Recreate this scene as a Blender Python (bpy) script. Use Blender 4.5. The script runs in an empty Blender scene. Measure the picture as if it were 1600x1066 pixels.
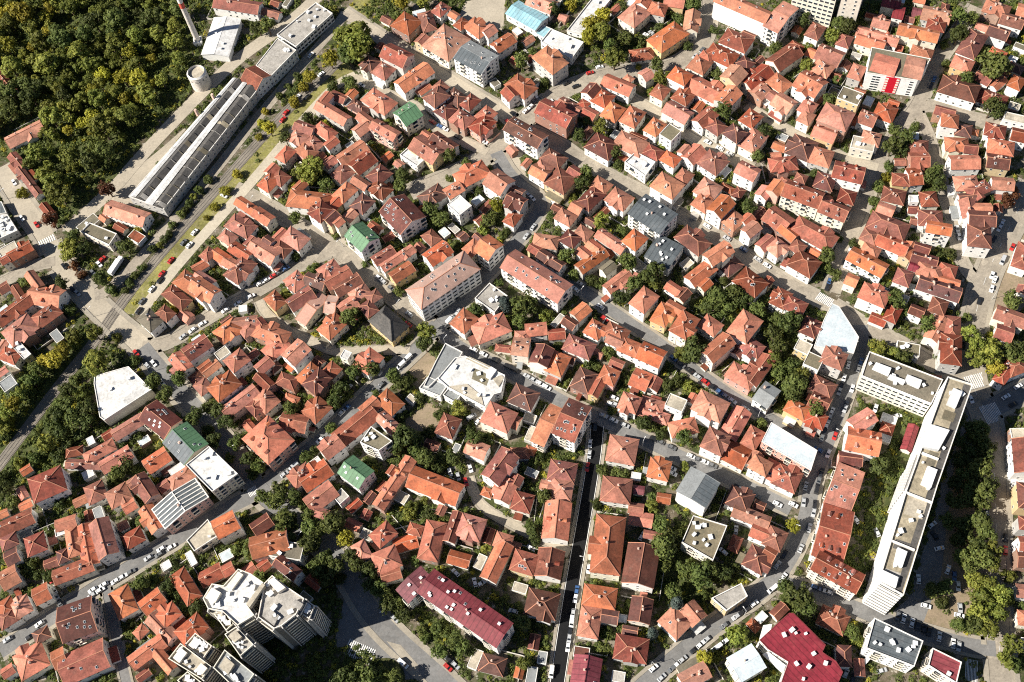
import bpy, math, random
import numpy as np
from math import sin, cos, radians, pi, atan2, hypot, sqrt
from mathutils import Vector, Matrix
R = random.Random(7)
scene = bpy.context.scene
col = scene.collection
# ------------------------------------------------------------------ camera
F_PX, PITCH, ROLL, CAM_H = 1750.0, radians(62.5), radians(-8.0), 485.0
_f = np.array([0, cos(PITCH), -sin(PITCH)]); _u0 = np.array([0, sin(PITCH), cos(PITCH)]); _r0 = np.array([1.0, 0, 0])
_r = _r0*cos(ROLL) + _u0*sin(ROLL); _u = -_r0*sin(ROLL) + _u0*cos(ROLL)
CAMP = np.array([0, 0, CAM_H])
def W(x, y, z=0.0):
    d = _f + (x-800)/F_PX*_r - (y-533)/F_PX*_u
    t = (z-CAM_H)/d[2]
    return (d[0]*t, d[1]*t)
def PX(x, y, z=0.0):
    v = np.array([x, y, z]) - CAMP
    d = v@_f
    return (800 + F_PX*(v@_r)/d, 533 - F_PX*(v@_u)/d)
_VP = (800 + F_PX*(-_r[2])/(-_f[2]), 533 + F_PX*(_u[2])/(-_f[2]))
def lean_h(x, y, lean):
    return lean/hypot(x-_VP[0], y-_VP[1])*CAM_H
cam = bpy.data.cameras.new('camera'); camo = bpy.data.objects.new('camera', cam); col.objects.link(camo)
camo.matrix_world = Matrix(((_r[0], _u[0], -_f[0], 0), (_r[1], _u[1], -_f[1], 0), (_r[2], _u[2], -_f[2], CAM_H), (0, 0, 0, 1)))
cam.sensor_width = 36; cam.lens = 36*F_PX/1600; cam.clip_start = 5; cam.clip_end = 20000
scene.camera = camo
# ------------------------------------------------------------------ materials
def NM(name):
    m = bpy.data.materials.new(name); m.use_nodes = True
    nt = m.node_tree; b = nt.nodes['Principled BSDF']
    return m, nt, b
def lk(nt, a, b): nt.links.new(a, b)
def math_n(nt, op, a, b=None, clamp=False):
    n = nt.nodes.new('ShaderNodeMath'); n.operation = op; n.use_clamp = clamp
    for i, v in enumerate((a, b)):
        if v is None: continue
        if isinstance(v, (int, float)): n.inputs[i].default_value = v
        else: lk(nt, v, n.inputs[i])
    return n.outputs[0]
def noise(nt, scale, detail=3, rough=.6, vec=None):
    if vec is None:
        vec = nt.nodes.new('ShaderNodeNewGeometry').outputs['Position']
    n = nt.nodes.new('ShaderNodeTexNoise'); n.inputs['Scale'].default_value = scale
    n.inputs['Detail'].default_value = detail; n.inputs['Roughness'].default_value = rough
    lk(nt, vec, n.inputs['Vector'])
    return n.outputs['Fac']
def ramp(nt, fac, a, b, lo=0.0, hi=1.0):
    n = nt.nodes.new('ShaderNodeMapRange'); n.inputs[1].default_value = a; n.inputs[2].default_value = b
    n.inputs[3].default_value = lo; n.inputs[4].default_value = hi; lk(nt, fac, n.inputs[0])
    return n.outputs[0]
def mixc(nt, fac, a, b):
    n = nt.nodes.new('ShaderNodeMix'); n.data_type = 'RGBA'
    if isinstance(fac, (int, float)): n.inputs[0].default_value = fac
    else: lk(nt, fac, n.inputs[0])
    for i, v in ((6, a), (7, b)):
        if isinstance(v, tuple): n.inputs[i].default_value = (*v, 1)
        else: lk(nt, v, n.inputs[i])
    return n.outputs[2]
def surface(name, base, rough=.85, amp=.25, s1=.15, s2=1.6, rnd=.0, hue=.0, dirt=None, dirt_amt=.0, spec=.3, metal=0.0, patch=0, moss=False, seam=False):
    """base colour with large blotches, fine mottling, a per-thing tint and optional dirt patches"""
    m, nt, b = NM(name)
    k = ramp(nt, noise(nt, s1, 4), .3, .7, 1-amp, 1+amp*.7)
    k2 = ramp(nt, noise(nt, s2, 3, .75), .3, .7, 1-amp, 1+amp)
    f = math_n(nt, 'MULTIPLY', k, k2)
    if patch:
        vo = nt.nodes.new('ShaderNodeTexVoronoi'); vo.inputs['Scale'].default_value = .28; lk(nt, nt.nodes.new('ShaderNodeNewGeometry').outputs['Position'], vo.inputs['Vector'])
        sp = nt.nodes.new('ShaderNodeSeparateColor'); lk(nt, vo.outputs['Color'], sp.inputs[0])
        f = math_n(nt, 'MULTIPLY', f, ramp(nt, sp.outputs[0], 0, 1, 1-patch, 1+patch))
    if seam:
        wv = nt.nodes.new('ShaderNodeTexWave'); wv.bands_direction = 'X'; wv.inputs['Scale'].default_value = .14; wv.inputs['Distortion'].default_value = .25
        lk(nt, nt.nodes.new('ShaderNodeTexCoord').outputs['Object'], wv.inputs['Vector'])
        f = math_n(nt, 'MULTIPLY', f, ramp(nt, wv.outputs['Fac'], 0, .12, .62, 1))
    oi = nt.nodes.new('ShaderNodeObjectInfo').outputs['Random']
    if rnd: f = math_n(nt, 'MULTIPLY', f, ramp(nt, oi, 0, 1, 1-rnd, 1+rnd))
    c = base
    if dirt: c = mixc(nt, ramp(nt, noise(nt, .35, 5, .7), .5, .75, 0, dirt_amt), base, dirt)
    if moss: c = mixc(nt, ramp(nt, noise(nt, .55, 6, .75), .58, .70, 0, .75), c, (.075, .062, .04))
    h = nt.nodes.new('ShaderNodeHueSaturation')
    if isinstance(c, tuple): h.inputs['Color'].default_value = (*c, 1)
    else: lk(nt, c, h.inputs['Color'])
    lk(nt, f, h.inputs['Value'])
    if hue:
        r2 = math_n(nt, 'FRACT', math_n(nt, 'MULTIPLY', oi, 17.31))
        lk(nt, ramp(nt, r2, 0, 1, .5-hue, .5+hue), h.inputs['Hue'])
        r3 = math_n(nt, 'FRACT', math_n(nt, 'MULTIPLY', oi, 91.7))
        lk(nt, ramp(nt, r3, 0, 1, .78, 1.04), h.inputs['Saturation'])
    lk(nt, h.outputs[0], b.inputs['Base Color'])
    b.inputs['Roughness'].default_value = rough; b.inputs['Specular IOR Level'].default_value = spec; b.inputs['Metallic'].default_value = metal
    return m
TILE = {
 'o': surface('orange_tiles', (.42, .122, .058), .8, .28, .12, 1.1, .34, .007, (.16, .075, .045), .65, patch=.15, moss=True),
 'r': surface('rust_tiles', (.235, .058, .030), .8, .32, .12, 1.1, .34, .007, (.11, .05, .035), .7, patch=.18, moss=True),
 'd': surface('dark_tiles', (.115, .038, .026), .75, .3, .12, 1.1, .12, .01, (.09, .05, .04), .6, patch=.18, moss=True),
 's': surface('salmon_tiles', (.45, .155, .078), .8, .26, .12, 1.1, .1, .01, (.24, .12, .085), .65, patch=.15, moss=True),
 'm': surface('crimson_sheet', (.20, .026, .034), .6, .2, .1, .8, .1, .005, (.22, .06, .055), .5, patch=.1, seam=True),
 'p': surface('pinkish_beige_tiles', (.44, .245, .18), .8, .2, .12, 1.7, .08, .01, (.3, .2, .16), .5),
 'u': surface('dusty_pink_tiles', (.40, .165, .115), .8, .24, .12, 1.1, .08, .005, (.26, .13, .1), .6, patch=.1, moss=True),
 'k': surface('olive_felt', (.17, .145, .095), .9, .25, .12, 1.3, .1, .01, (.10, .10, .07), .7),
 'w': surface('white_membrane', (.60, .59, .57), .7, .18, .1, .8, .08, .0, (.32, .30, .27), .7, patch=.1),
 'g': surface('grey_felt', (.24, .25, .25), .85, .2, .12, 1.3, .12, .0, (.16, .16, .15), .7),
 'e': surface('slate_grey_sheet', (.095, .11, .12), .6, .2, .12, 1.3, .08, .0, (.2, .2, .2), .5, seam=True),
 'c': surface('cream_concrete', (.42, .37, .29), .85, .22, .12, 1.1, .12, .0, (.24, .21, .16), .75, patch=.12),
 'b': surface('light_blue_sheet', (.25, .44, .50), .6, .18, .12, 1.0, .05, .0, (.4, .46, .47), .65, patch=.08, seam=True),
 'n': surface('green_sheet', (.10, .20, .105), .6, .2, .12, 1.2, .05, .0, (.1, .2, .12), .5, seam=True),
 'a': surface('asbestos_dark', (.085, .08, .075), .9, .3, .12, 1.1, .05, .0, (.16, .14, .12), .7),
 'q': surface('pale_metal_sheet', (.53, .59, .62), .5, .16, .15, 1.1, .05, .0, (.4, .45, .48), .5),
 'v': surface('weedy_beige_felt', (.30, .255, .18), .9, .28, .15, .9, .08, .0, (.15, .135, .09), .8, patch=.1),
 'x': surface('old_concrete', (.36, .335, .30), .9, .26, .2, 1.3, .08, .0, (.2, .18, .15), .7),
}
WALL = {
 'w': surface('white_render', (.80, .78, .74), .9, .08, .1, .8, .06, .01, (.5, .46, .4), .4),
 'c': surface('cream_render', (.74, .68, .56), .9, .1, .1, .8, .08, .02, (.45, .38, .3), .4),
 'b': surface('bare_brick', (.36, .20, .14), .9, .2, .1, 1.5, .1, .01, (.25, .2, .17), .5),
 'g': surface('grey_render', (.50, .48, .45), .9, .12, .1, .8, .1, .0, (.3, .28, .25), .5),
 'p': surface('pink_render', (.66, .36, .29), .9, .1, .1, .8, .05, .01, (.5, .33, .27), .4),
 'y': surface('ochre_render', (.62, .46, .24), .9, .1, .1, .8, .08, .01, (.45, .35, .22), .4),
 'k': surface('dark_concrete', (.30, .27, .23), .9, .2, .1, .8, .08, .0, (.18, .16, .14), .6),
}
M = {
 'mortar': surface('ridge_mortar', (.42, .19, .12), .9, .15),
 'parapet': surface('parapet_concrete', (.72, .69, .64), .9, .12, .15, 1.2, .05, 0, (.4, .36, .3), .5),
 'chimney': surface('chimney_brick', (.60, .42, .34), .9, .2, .3, 2, .2),
 'frame': surface('window_frame', (.75, .74, .72), .6, .05),
 'unit': surface('vent_metal', (.70, .70, .69), .5, .12, .3, 1.5, .15),
 'bark': surface('bark', (.12, .085, .06), .95, .3, .5, 3),
 'rubber': surface('tyre', (.02, .02, .02), .9, .1),
 'red': surface('red_panel', (.55, .012, .03), .5, .05),
 'dots': surface('panel_dots', (.85, .75, .65), .6, .05),
 'brickred': surface('chimney_red', (.55, .10, .07), .8, .15),
 'stone': surface('tank_plaster', (.66, .60, .53), .9, .2, .3, 1.2, 0, 0, (.35, .3, .25), .6),
 'rail': surface('rail_steel', (.22, .19, .17), .5, .15),
 'fence': surface('garden_wall_plaster', (.58, .54, .48), .9, .2, .2, 1.2, .15, .0, (.3, .27, .22), .5),
}
def glass(name, c, rough=.12):
    m, nt, b = NM(name); b.inputs['Base Color'].default_value = (*c, 1); b.inputs['Roughness'].default_value = rough
    b.inputs['Specular IOR Level'].default_value = .6
    return m
M['glass'] = glass('window_glass', (.035, .045, .055)); M['cglass'] = glass('car_glass', (.015, .018, .022), .08)
def paint(name, c):
    m, nt, b = NM(name); b.inputs['Base Color'].default_value = (*c, 1); b.inputs['Roughness'].default_value = .35
    b.inputs['Coat Weight'].default_value = .4; b.inputs['Coat Roughness'].default_value = .1
    return m
PAINT = {'white': paint('white_paint', (.78, .78, .77)), 'silver': paint('silver_paint', (.42, .43, .44)), 'black': paint('black_paint', (.02, .02, .022)),
 'red': paint('red_paint', (.45, .03, .025)), 'blue': paint('blue_paint', (.05, .11, .25)), 'grey': paint('grey_paint', (.13, .135, .14)), 'yellow': paint('yellow_paint', (.6, .45, .04))}
def leaf_mat(name, c, c2):
    m, nt, b = NM(name)
    oi = nt.nodes.new('ShaderNodeObjectInfo').outputs['Random']
    f = ramp(nt, noise(nt, .55, 3, .6), .36, .64)
    cc = mixc(nt, f, c, c2)
    h = nt.nodes.new('ShaderNodeHueSaturation'); lk(nt, cc, h.inputs['Color'])
    lk(nt, ramp(nt, oi, 0, 1, .485, .515), h.inputs['Hue'])
    v = math_n(nt, 'MULTIPLY', ramp(nt, math_n(nt, 'FRACT', math_n(nt, 'MULTIPLY', oi, 37.7)), 0, 1, .62, 1.5), ramp(nt, noise(nt, 2.2, 2, .7), .3, .7, .65, 1.35))
    lk(nt, v, h.inputs['Value'])
    lk(nt, h.outputs[0], b.inputs['Base Color']); b.inputs['Roughness'].default_value = .65; b.inputs['Specular IOR Level'].default_value = .25
    t = nt.nodes.new('ShaderNodeBsdfTranslucent'); lk(nt, h.outputs[0], t.inputs['Color'])
    mx = nt.nodes.new('ShaderNodeMixShader'); mx.inputs[0].default_value = .3
    lk(nt, b.outputs[0], mx.inputs[1]); lk(nt, t.outputs[0], mx.inputs[2]); lk(nt, mx.outputs[0], nt.nodes['Material Output'].inputs['Surface'])
    return m
LEAF = {'g': leaf_mat('dark_green_leaves', (.060, .082, .020), (.12, .14, .034)), 'l': leaf_mat('mid_green_leaves', (.125, .150, .028), (.215, .22, .040)),
 'y': leaf_mat('yellow_green_leaves', (.23, .215, .026), (.34, .30, .034)), 'b': leaf_mat('russet_leaves', (.12, .035, .018), (.17, .075, .03)), 'c': leaf_mat('blue_green_needles', (.06, .085, .075), (.10, .125, .105))}
# ------------------------------------------------------------------ mesh helper
class MB:
    def __init__(s): s.v = []; s.f = []; s.m = []
    def add(s, vs, fs, mi=0):
        o = len(s.v); s.v += vs
        for f in fs: s.f.append([i+o for i in f]); s.m.append(mi)
    def box(s, x0, x1, y0, y1, z0, z1, mi=0, bottom=True):
        vs = [(x0,y0,z0),(x1,y0,z0),(x1,y1,z0),(x0,y1,z0),(x0,y0,z1),(x1,y0,z1),(x1,y1,z1),(x0,y1,z1)]
        fs = [[4,5,6,7],[0,1,5,4],[1,2,6,5],[2,3,7,6],[3,0,4,7]]
        if bottom: fs.append([3,2,1,0])
        s.add(vs, fs, mi)
    def prism(s, pts, z0, z1, mi=0, top=True):
        n = len(pts); vs = [(x,y,z0) for x,y in pts]+[(x,y,z1) for x,y in pts]
        fs = [[i,(i+1)%n,n+(i+1)%n,n+i] for i in range(n)]
        fs.append(list(range(n))[::-1])
        if top: fs.append(list(range(n,2*n)))
        s.add(vs, fs, mi)
    def bar(s, a, b, w, h, mi=0):
        a = Vector(a); b = Vector(b); d = (b-a); 
        if d.length < 1e-4: return
        d.normalize(); n = d.cross(Vector((0,0,1)))
        if n.length < 1e-3: n = Vector((1,0,0))
        n.normalize(); n *= w/2; u = n.cross(d).normalized()*h
        if u.z < 0: u = -u
        vs = [a-n-u*.4, a+n-u*.4, a+n+u*.6, a-n+u*.6, b-n-u*.4, b+n-u*.4, b+n+u*.6, b-n+u*.6]
        s.add([tuple(v) for v in vs], [[0,1,2,3],[7,6,5,4],[0,4,5,1],[1,5,6,2],[2,6,7,3],[3,7,4,0]], mi)
    def cyl(s, cx, cy, z0, z1, r0, r1, n=16, mi=0, cap=True):
        vs = [(cx+r0*cos(2*pi*i/n), cy+r0*sin(2*pi*i/n), z0) for i in range(n)]+[(cx+r1*cos(2*pi*i/n), cy+r1*sin(2*pi*i/n), z1) for i in range(n)]
        fs = [[i,(i+1)%n,n+(i+1)%n,n+i] for i in range(n)]+[list(range(n))[::-1]]
        if cap: fs.append(list(range(n,2*n)))
        s.add(vs, fs, mi)
    def mesh(s, name, mats):
        me = bpy.data.meshes.new(name); me.from_pydata(s.v, [], s.f)
        for m in mats: me.materials.append(m)
        if any(s.m): me.polygons.foreach_set('material_index', s.m)
        return me
    def obj(s, name, mats, parent=None, loc=None):
        o = bpy.data.objects.new(name, s.mesh(name, mats if isinstance(mats, (list, tuple)) else [mats])); col.objects.link(o)
        if parent: o.parent = parent
        if loc: o.location = loc
        return o
def link(name, me, parent=None, loc=(0,0,0), rot=(0,0,0), sc=(1,1,1)):
    o = bpy.data.objects.new(name, me); col.objects.link(o)
    if parent: o.parent = parent
    o.location = loc; o.rotation_euler = rot; o.scale = sc
    return o
def empty(name, x, y, z=0, rz=0):
    o = bpy.data.objects.new(name, None); col.objects.link(o); o.location = (x, y, z); o.rotation_euler = (0, 0, rz); o.empty_display_size = 1
    return o
def tag(o, label=None, cat=None, group=None, kind=None):
    if label: o['label'] = label
    if cat: o['category'] = cat
    if group: o['group'] = group
    if kind: o['kind'] = kind
    return o
# shared little meshes
def unit_mesh(name, fn, mats):
    b = MB(); fn(b); return b.mesh(name, mats)
def _win(b):   # 1 x 1 window in the XZ plane, facing -Y
    b.box(-.5, .5, -.06, .02, -.5, .5, 0); b.box(-.42, -.03, -.075, 0, -.42, .42, 1); b.box(.03, .42, -.075, 0, -.42, .42, 1)
WIN = unit_mesh('window', _win, [M['frame'], M['glass']])
def _dwin(b):
    b.box(-.5, .5, -.05, .02, -.5, .5, 0); b.box(-.46, .46, -.07, 0, -.44, .44, 1)
DWIN = unit_mesh('window_wide', _dwin, [M['frame'], M['glass']])
def _chim(b):
    b.box(-.38, .38, -.38, .38, -1.2, 1.0); b.box(-.48, .48, -.48, .48, 1.0, 1.18); b.box(-.2, .2, -.2, .2, 1.18, 1.5)
CHIM = unit_mesh('chimney', _chim, [M['chimney']])
def _dorm(b):  # faces -Y
    vs = [(-.8,-1.1,-.6),(.8,-1.1,-.6),(.8,-1.1,.55),(0,-1.1,1.15),(-.8,-1.1,.55),(-.8,1.3,-.6),(.8,1.3,-.6),(.8,1.3,.55),(0,1.3,1.15),(-.8,1.3,.55)]
    b.add(vs, [[0,1,2,3,4],[1,6,7,2],[5,0,4,9],[6,5,9,8,7]], 1)
    b.add([(-1,-1.3,.42),(0,-1.3,1.27),(0,1.3,1.27),(-1,1.3,.42),(1,-1.3,.42),(1,1.3,.42)], [[0,1,2,3],[1,4,5,2]], 0)
    b.box(-.5, .5, -1.14, -1.08, -.3, .45, 2)
DORM = {k: unit_mesh('dormer', _dorm, [TILE[k], WALL['w'], M['glass']]) for k in 'ordsmp'}
def _sky(b):
    b.box(-.45, .45, -.6, .6, -.05, .12, 0); b.box(-.36, .36, -.5, .5, .1, .15, 1)
SKY = unit_mesh('skylight', _sky, [M['frame'], M['glass']])
def _vent(b):
    b.box(-.55, .55, -.55, .55, -.3, .9); b.box(-.7, .7, -.7, .7, .9, 1.05)
VENT = unit_mesh('vent', _vent, [M['unit']])
# ------------------------------------------------------------------ buildings
RECS = []      # everything that gets a relative label: dict(kind, obj, px, desc)
LMARK = []     # (phrase, px)
FOOT = []      # footprints (world xy polygon)
FAST_WIN = True
def cam_facing(cx, cy, nx, ny):
    return (-cx*nx + (0-cy)*ny) > 0.12*hypot(cx, cy)
def windows(root, cx, cy, rz, edges, z0, z1, cap=100, dens=3.0, wide=False, wh=(1.15, 1.4), fl=2.9, skip=0, balc=False):
    """edges: list of (ax, ay, bx, by) local wall segments whose outward normal is to the right of a->b"""
    c, s = cos(rz), sin(rz); n = 0; extra = MB()
    for ax, ay, bx, by in edges:
        L = hypot(bx-ax, by-ay)
        if L < 2.2: continue
        dx, dy = (bx-ax)/L, (by-ay)/L; nx, ny = dy, -dx
        if not cam_facing(cx, cy, nx*c-ny*s, nx*s+ny*c): continue
        k = max(1, int(L/dens)); st = max(1, int((z1-z0)/fl + .25))
        for j in range(st):
            z = z0 + (z1-z0)*(j+.5)/st
            for i in range(k):
                t = (i+.5)/k*L
                if skip and R.random() < skip: continue
                x, y = ax+dx*t+nx*.02, ay+dy*t+ny*.02
                ww, hh = (min(L/k*.78, 2.6), 1.45) if wide else wh
                if n < cap and balc and i % 3 == 1 and j > 0:
                    link('balcony', BALC, root, (x, y, z), (0, 0, atan2(dy, dx)), (min(L/k*.95, 3.2), 1, 1)); n += 1
                elif n < cap:
                    link('window', DWIN if wide else WIN, root, (x, y, z), (0, 0, atan2(dy, dx)), (ww, 1, hh)); n += 1
                else:
                    a = Vector((x-dx*ww/2, y-dy*ww/2, z)); 
                    vs = []
                    for (o, q, e) in ((0,-.5,.0),(1,-.5,.0),(1,.5,.0),(0,.5,.0)):
                        vs.append((x+dx*ww*(o-.5)+nx*.06, y+dy*ww*(o-.5)+ny*.06, z+q*hh))
                    extra.add(vs, [[0,1,2,3]])
    if extra.v:
        o = extra.obj('further_window', M['glass'], root); o['kind'] = 'stuff'
def _balc(b):
    b.box(-.5, .5, -1.0, 0, -1.0, -.85, 0); b.box(-.5, .5, -1.05, -.95, -1.0, .0, 0); b.box(-.5, -.46, -.95, 0, -.85, 0, 0); b.box(.46, .5, -.95, 0, -.85, 0, 0); b.box(-.42, .42, -.05, -.01, -.85, 1.15, 1)
BALC = unit_mesh('balcony', _balc, [WALL['c'], M['glass']])
def caps(b, segs, mi=1, w=.34, h=.18):
    for a, c in segs: b.bar(a, c, w, h, mi)
def rect_of(P, Q, wpx, z):
    """midline pixels + width in pixels -> world centre, angle, L, Wd"""
    a = W(*P, z); b = W(*Q, z); L = hypot(b[0]-a[0], b[1]-a[1]); ang = atan2(b[1]-a[1], b[0]-a[0])
    cx, cy = (a[0]+b[0])/2, (a[1]+b[1])/2; nx, ny = -sin(ang), cos(ang)
    p = PX(cx+nx*2, cy+ny*2, z); q = PX(cx-nx*2, cy-ny*2, z)
    ppm = hypot(p[0]-q[0], p[1]-q[1])/4
    return cx, cy, ang, L, wpx/ppm
def rect_corners(cx, cy, ang, L, Wd):
    c, s = cos(ang), sin(ang); o = []
    for x, y in ((-L/2,-Wd/2),(L/2,-Wd/2),(L/2,Wd/2),(-L/2,Wd/2)): o.append((cx+x*c-y*s, cy+x*s+y*c))
    return o
def rect_from_quad(q):
    A, B_, C_, D = [np.array(p) for p in q]
    m0 = (A+D)/2; m1 = (B_+C_)/2; d = m1-m0; L = hypot(*d); ang = atan2(d[1], d[0])
    n = np.array([-sin(ang), cos(ang)]); Wd = (abs((D-A)@n)+abs((C_-B_)@n))/2; c = (A+B_+C_+D)/4
    return c[0], c[1], ang, L, Wd
def house_body(root, L, Wd, h, style, rc, wc, rng, rise=None, chimneys=1, dormers=0, sky=0, wins=True, cap=100, dens=3.0, two=None, over=.45, vents=0, wide=False, cross=0, skip=0, balc=False, leanto=None):
    """pitched building in the local frame of root (long axis X)"""
    cx, cy, rz = root.location.x, root.location.y, root.rotation_euler.z
    hx, hy = L/2, Wd/2
    if style == 'h' and hx < hy:
        hx, hy = hy, hx; L, Wd = Wd, L
        root.rotation_euler.z = rz = rz+pi/2
    rise = rise if rise else min(hy*.56, 4)
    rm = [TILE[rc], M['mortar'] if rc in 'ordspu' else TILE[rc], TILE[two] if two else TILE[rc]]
    wb = MB()
    if style == 'g':
        e = .12
        vs = [(-hx,-hy,-.3),(-hx,hy,-.3),(-hx,hy,h),(-hx,0,h+rise-e),(-hx,-hy,h)]; vs += [(-x,y,z) for x,y,z in vs]
        wb.add(vs, [[0,4,3,2,1],[5,6,7,8,9],[0,5,9,4],[1,2,7,6]])
    else: wb.box(-hx, hx, -hy, hy, -.3, h+.05)
    wb.obj('wall', WALL[wc], root)
    rb = MB(); k = rise/hy; ox, oy = over*.7, over; zt = .22; ze = h-oy*k
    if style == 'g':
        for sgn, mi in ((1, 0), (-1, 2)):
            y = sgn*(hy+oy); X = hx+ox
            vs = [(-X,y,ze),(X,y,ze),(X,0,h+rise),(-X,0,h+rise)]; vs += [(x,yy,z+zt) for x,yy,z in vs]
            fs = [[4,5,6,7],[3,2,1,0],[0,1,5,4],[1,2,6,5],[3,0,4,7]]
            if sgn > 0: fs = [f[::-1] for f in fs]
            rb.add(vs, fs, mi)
        caps(rb, [((-hx-ox,0,h+rise+zt),(hx+ox,0,h+rise+zt))])
        caps(rb, [((sx*(hx+ox-.1),0,h+rise+zt-.05),(sx*(hx+ox-.1),sy*(hy+oy),ze+zt-.05)) for sx in (-1,1) for sy in (-1,1)], 1, .3, .16)
        ridge = hx
    else:
        X, Y = hx+oy, hy+oy; rx = max(hx-hy, 0)
        vs = [(-X,-Y,ze),(X,-Y,ze),(X,Y,ze),(-X,Y,ze),(-X,-Y,ze+zt),(X,-Y,ze+zt),(X,Y,ze+zt),(-X,Y,ze+zt),(-rx,0,h+rise+zt),(rx,0,h+rise+zt)]
        rb.add(vs, [[3,2,1,0],[0,1,5,4],[1,2,6,5],[2,3,7,6],[3,0,4,7],[5,6,9],[7,4,8]])
        rb.add([vs[i] for i in (4,5,9,8)], [[0,1,2,3]], 2); rb.add([vs[i] for i in (6,7,8,9)], [[0,1,2,3]], 0)
        caps(rb, [(vs[8],vs[9]),(vs[4],vs[8]),(vs[7],vs[8]),(vs[5],vs[9]),(vs[6],vs[9])])
        ridge = rx
    if cross:
        # a gabled cross wing running out of one long side
        w2 = min(hy*.62, hx*.45); xc = rng.uniform(-.5, .5)*(hx-w2)*1.2; sg = cross; yo = sg*(hy+rng.uniform(.6, 2.2)); r2 = w2*k*.95; ov = .35
        zc = h+r2; ys = sg*max(0, hy-r2/k-.3)*.96
        bb = MB(); ws = [(xc-w2,sg*hy*.6,-.3),(xc+w2,sg*hy*.6,-.3),(xc+w2,yo,-.3),(xc-w2,yo,-.3),(xc-w2,sg*hy*.6,h-.05),(xc+w2,sg*hy*.6,h-.05),(xc+w2,yo,h-.05),(xc-w2,yo,h-.05),(xc,yo,zc-.12),(xc,sg*hy*.6,zc-.12)]
        bb.add(ws, [[2,3,7,8,6],[0,4,9,5,1],[1,5,6,2],[3,7,4,0],[5,9,8,6],[7,8,9,4]]); bb.obj('wing_wall', WALL[wc], root)
        ye = yo+sg*ov; zE = h-ov*k
        for s2 in (-1, 1):
            q = [(xc+s2*(w2+ov), ye, zE), (xc, ye, zc), (xc, ys, zc), (xc+s2*(w2+ov), ys, zE)]; q = q+[(x,y,z+zt) for x,y,z in q]
            rb.add(q, [[4,5,6,7],[3,2,1,0],[0,1,5,4],[1,2,6,5],[3,0,4,7]], 0)
        caps(rb, [((xc,ye,zc+zt),(xc,ys,zc+zt))])
        a1, a2 = (xc+sg*w2, yo), (xc-sg*w2, yo)
        if wins: windows(root, cx, cy, rz, [(*a2, *a1)] if sg < 0 else [(*a1, *a2)], .5, h-.1, cap, dens)
    roof = rb.obj('roof', rm, root)
    for i in range(chimneys):
        x = rng.uniform(-.8, .8)*max(ridge, .3*hx); y = rng.choice((-1,1))*rng.uniform(.05, .35)*hy
        z = h+rise-abs(y)*k
        if style == 'h': z = min(z, h+(hx-abs(x))*k)
        sc = rng.uniform(.75, 1.15)
        link('chimney', CHIM, roof, (x, y, z+.25), (0,0,0), (sc, sc, 1))
    for i in range(dormers):
        x = ((i//2+.5)/max(1, (dormers+1)//2)-.5)*2*hx*.8; sg = 1 if i % 2 else -1; y = sg*hy*.62
        z = h+rise-abs(y)*k
        link('dormer', DORM.get(rc, DORM['o']), roof, (x, y, z+.45), (0,0,pi if sg > 0 else 0), (.9,.8,.8))
    for i in range(sky+vents):
        x = rng.uniform(-.85, .85)*hx; sg = rng.choice((-1,1)); y = sg*hy*rng.uniform(.2, .75)
        if style == 'h': x = min(max(x, -rx-.2*hy), rx+.2*hy)
        z = h+rise-abs(y)*k+zt
        if i < sky: link('skylight', SKY, roof, (x, y, z+.05), (-sg*math.atan(k),0,0), (1.1,1,1.2))
        else: link('vent', VENT, roof, (x, y, z), (0,0,0), (.9,.9,.8))
    if leanto:
        sd, x0, x1, dp, hh, mk = leanto
        if sd < 2:
            sg = 1 if sd else -1; y0, y1 = sg*hy*.98, sg*(hy+dp); ya, yb = min(y0,y1), max(y0,y1)
            t = MB(); t.box(x0*hx, x1*hx, ya, yb, -.3, hh-.25); lt = t.obj('lean_to', WALL[wc], root)
            t = MB(); q = [(x0*hx-.2,y1+sg*.3,hh-.25),(x1*hx+.2,y1+sg*.3,hh-.25),(x1*hx+.2,y0,hh+.35),(x0*hx-.2,y0,hh+.35)]
        else:
            sg = 1 if sd == 3 else -1; y0, y1 = sg*hx*.98, sg*(hx+dp); ya, yb = min(y0,y1), max(y0,y1)
            t = MB(); t.box(ya, yb, x0*hy, x1*hy, -.3, hh-.25); lt = t.obj('lean_to', WALL[wc], root)
            t = MB(); q = [(y1+sg*.3,x0*hy-.2,hh-.25),(y1+sg*.3,x1*hy+.2,hh-.25),(y0,x1*hy+.2,hh+.35),(y0,x0*hy-.2,hh+.35)]
        q += [(x,y,z+.14) for x,y,z in q]; fs = [[4,5,6,7],[3,2,1,0],[0,1,5,4],[1,2,6,5],[3,0,4,7]]
        t.add(q, fs); t.obj('lean_to_roof', TILE[mk], lt)
    if wins:
        ed = [(-hx,-hy,hx,-hy),(hx,-hy,hx,hy),(hx,hy,-hx,hy),(-hx,hy,-hx,-hy)]
        windows(root, cx, cy, rz, ed, .5, h-.1, cap, dens, wide, skip=skip, balc=balc)
    return roof
def inset(pts, d):
    n = len(pts); out = []
    for i in range(n):
        p0, p1, p2 = (np.array(pts[i-1]), np.array(pts[i]), np.array(pts[(i+1)%n]))
        a = (p1-p0)/max(1e-6, hypot(*(p1-p0))); b = (p2-p1)/max(1e-6, hypot(*(p2-p1)))
        na = np.array([-a[1], a[0]]); nb = np.array([-b[1], b[0]]); m = na+nb; l = m@m
        m = m/l*2 if l > .2 else na
        q = p1+m*d; out.append((q[0], q[1]))
    return out
def ccw(pts):
    a = sum(pts[i-1][0]*pts[i][1]-pts[i][0]*pts[i-1][1] for i in range(len(pts)))
    return list(pts) if a > 0 else list(pts)[::-1]
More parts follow.
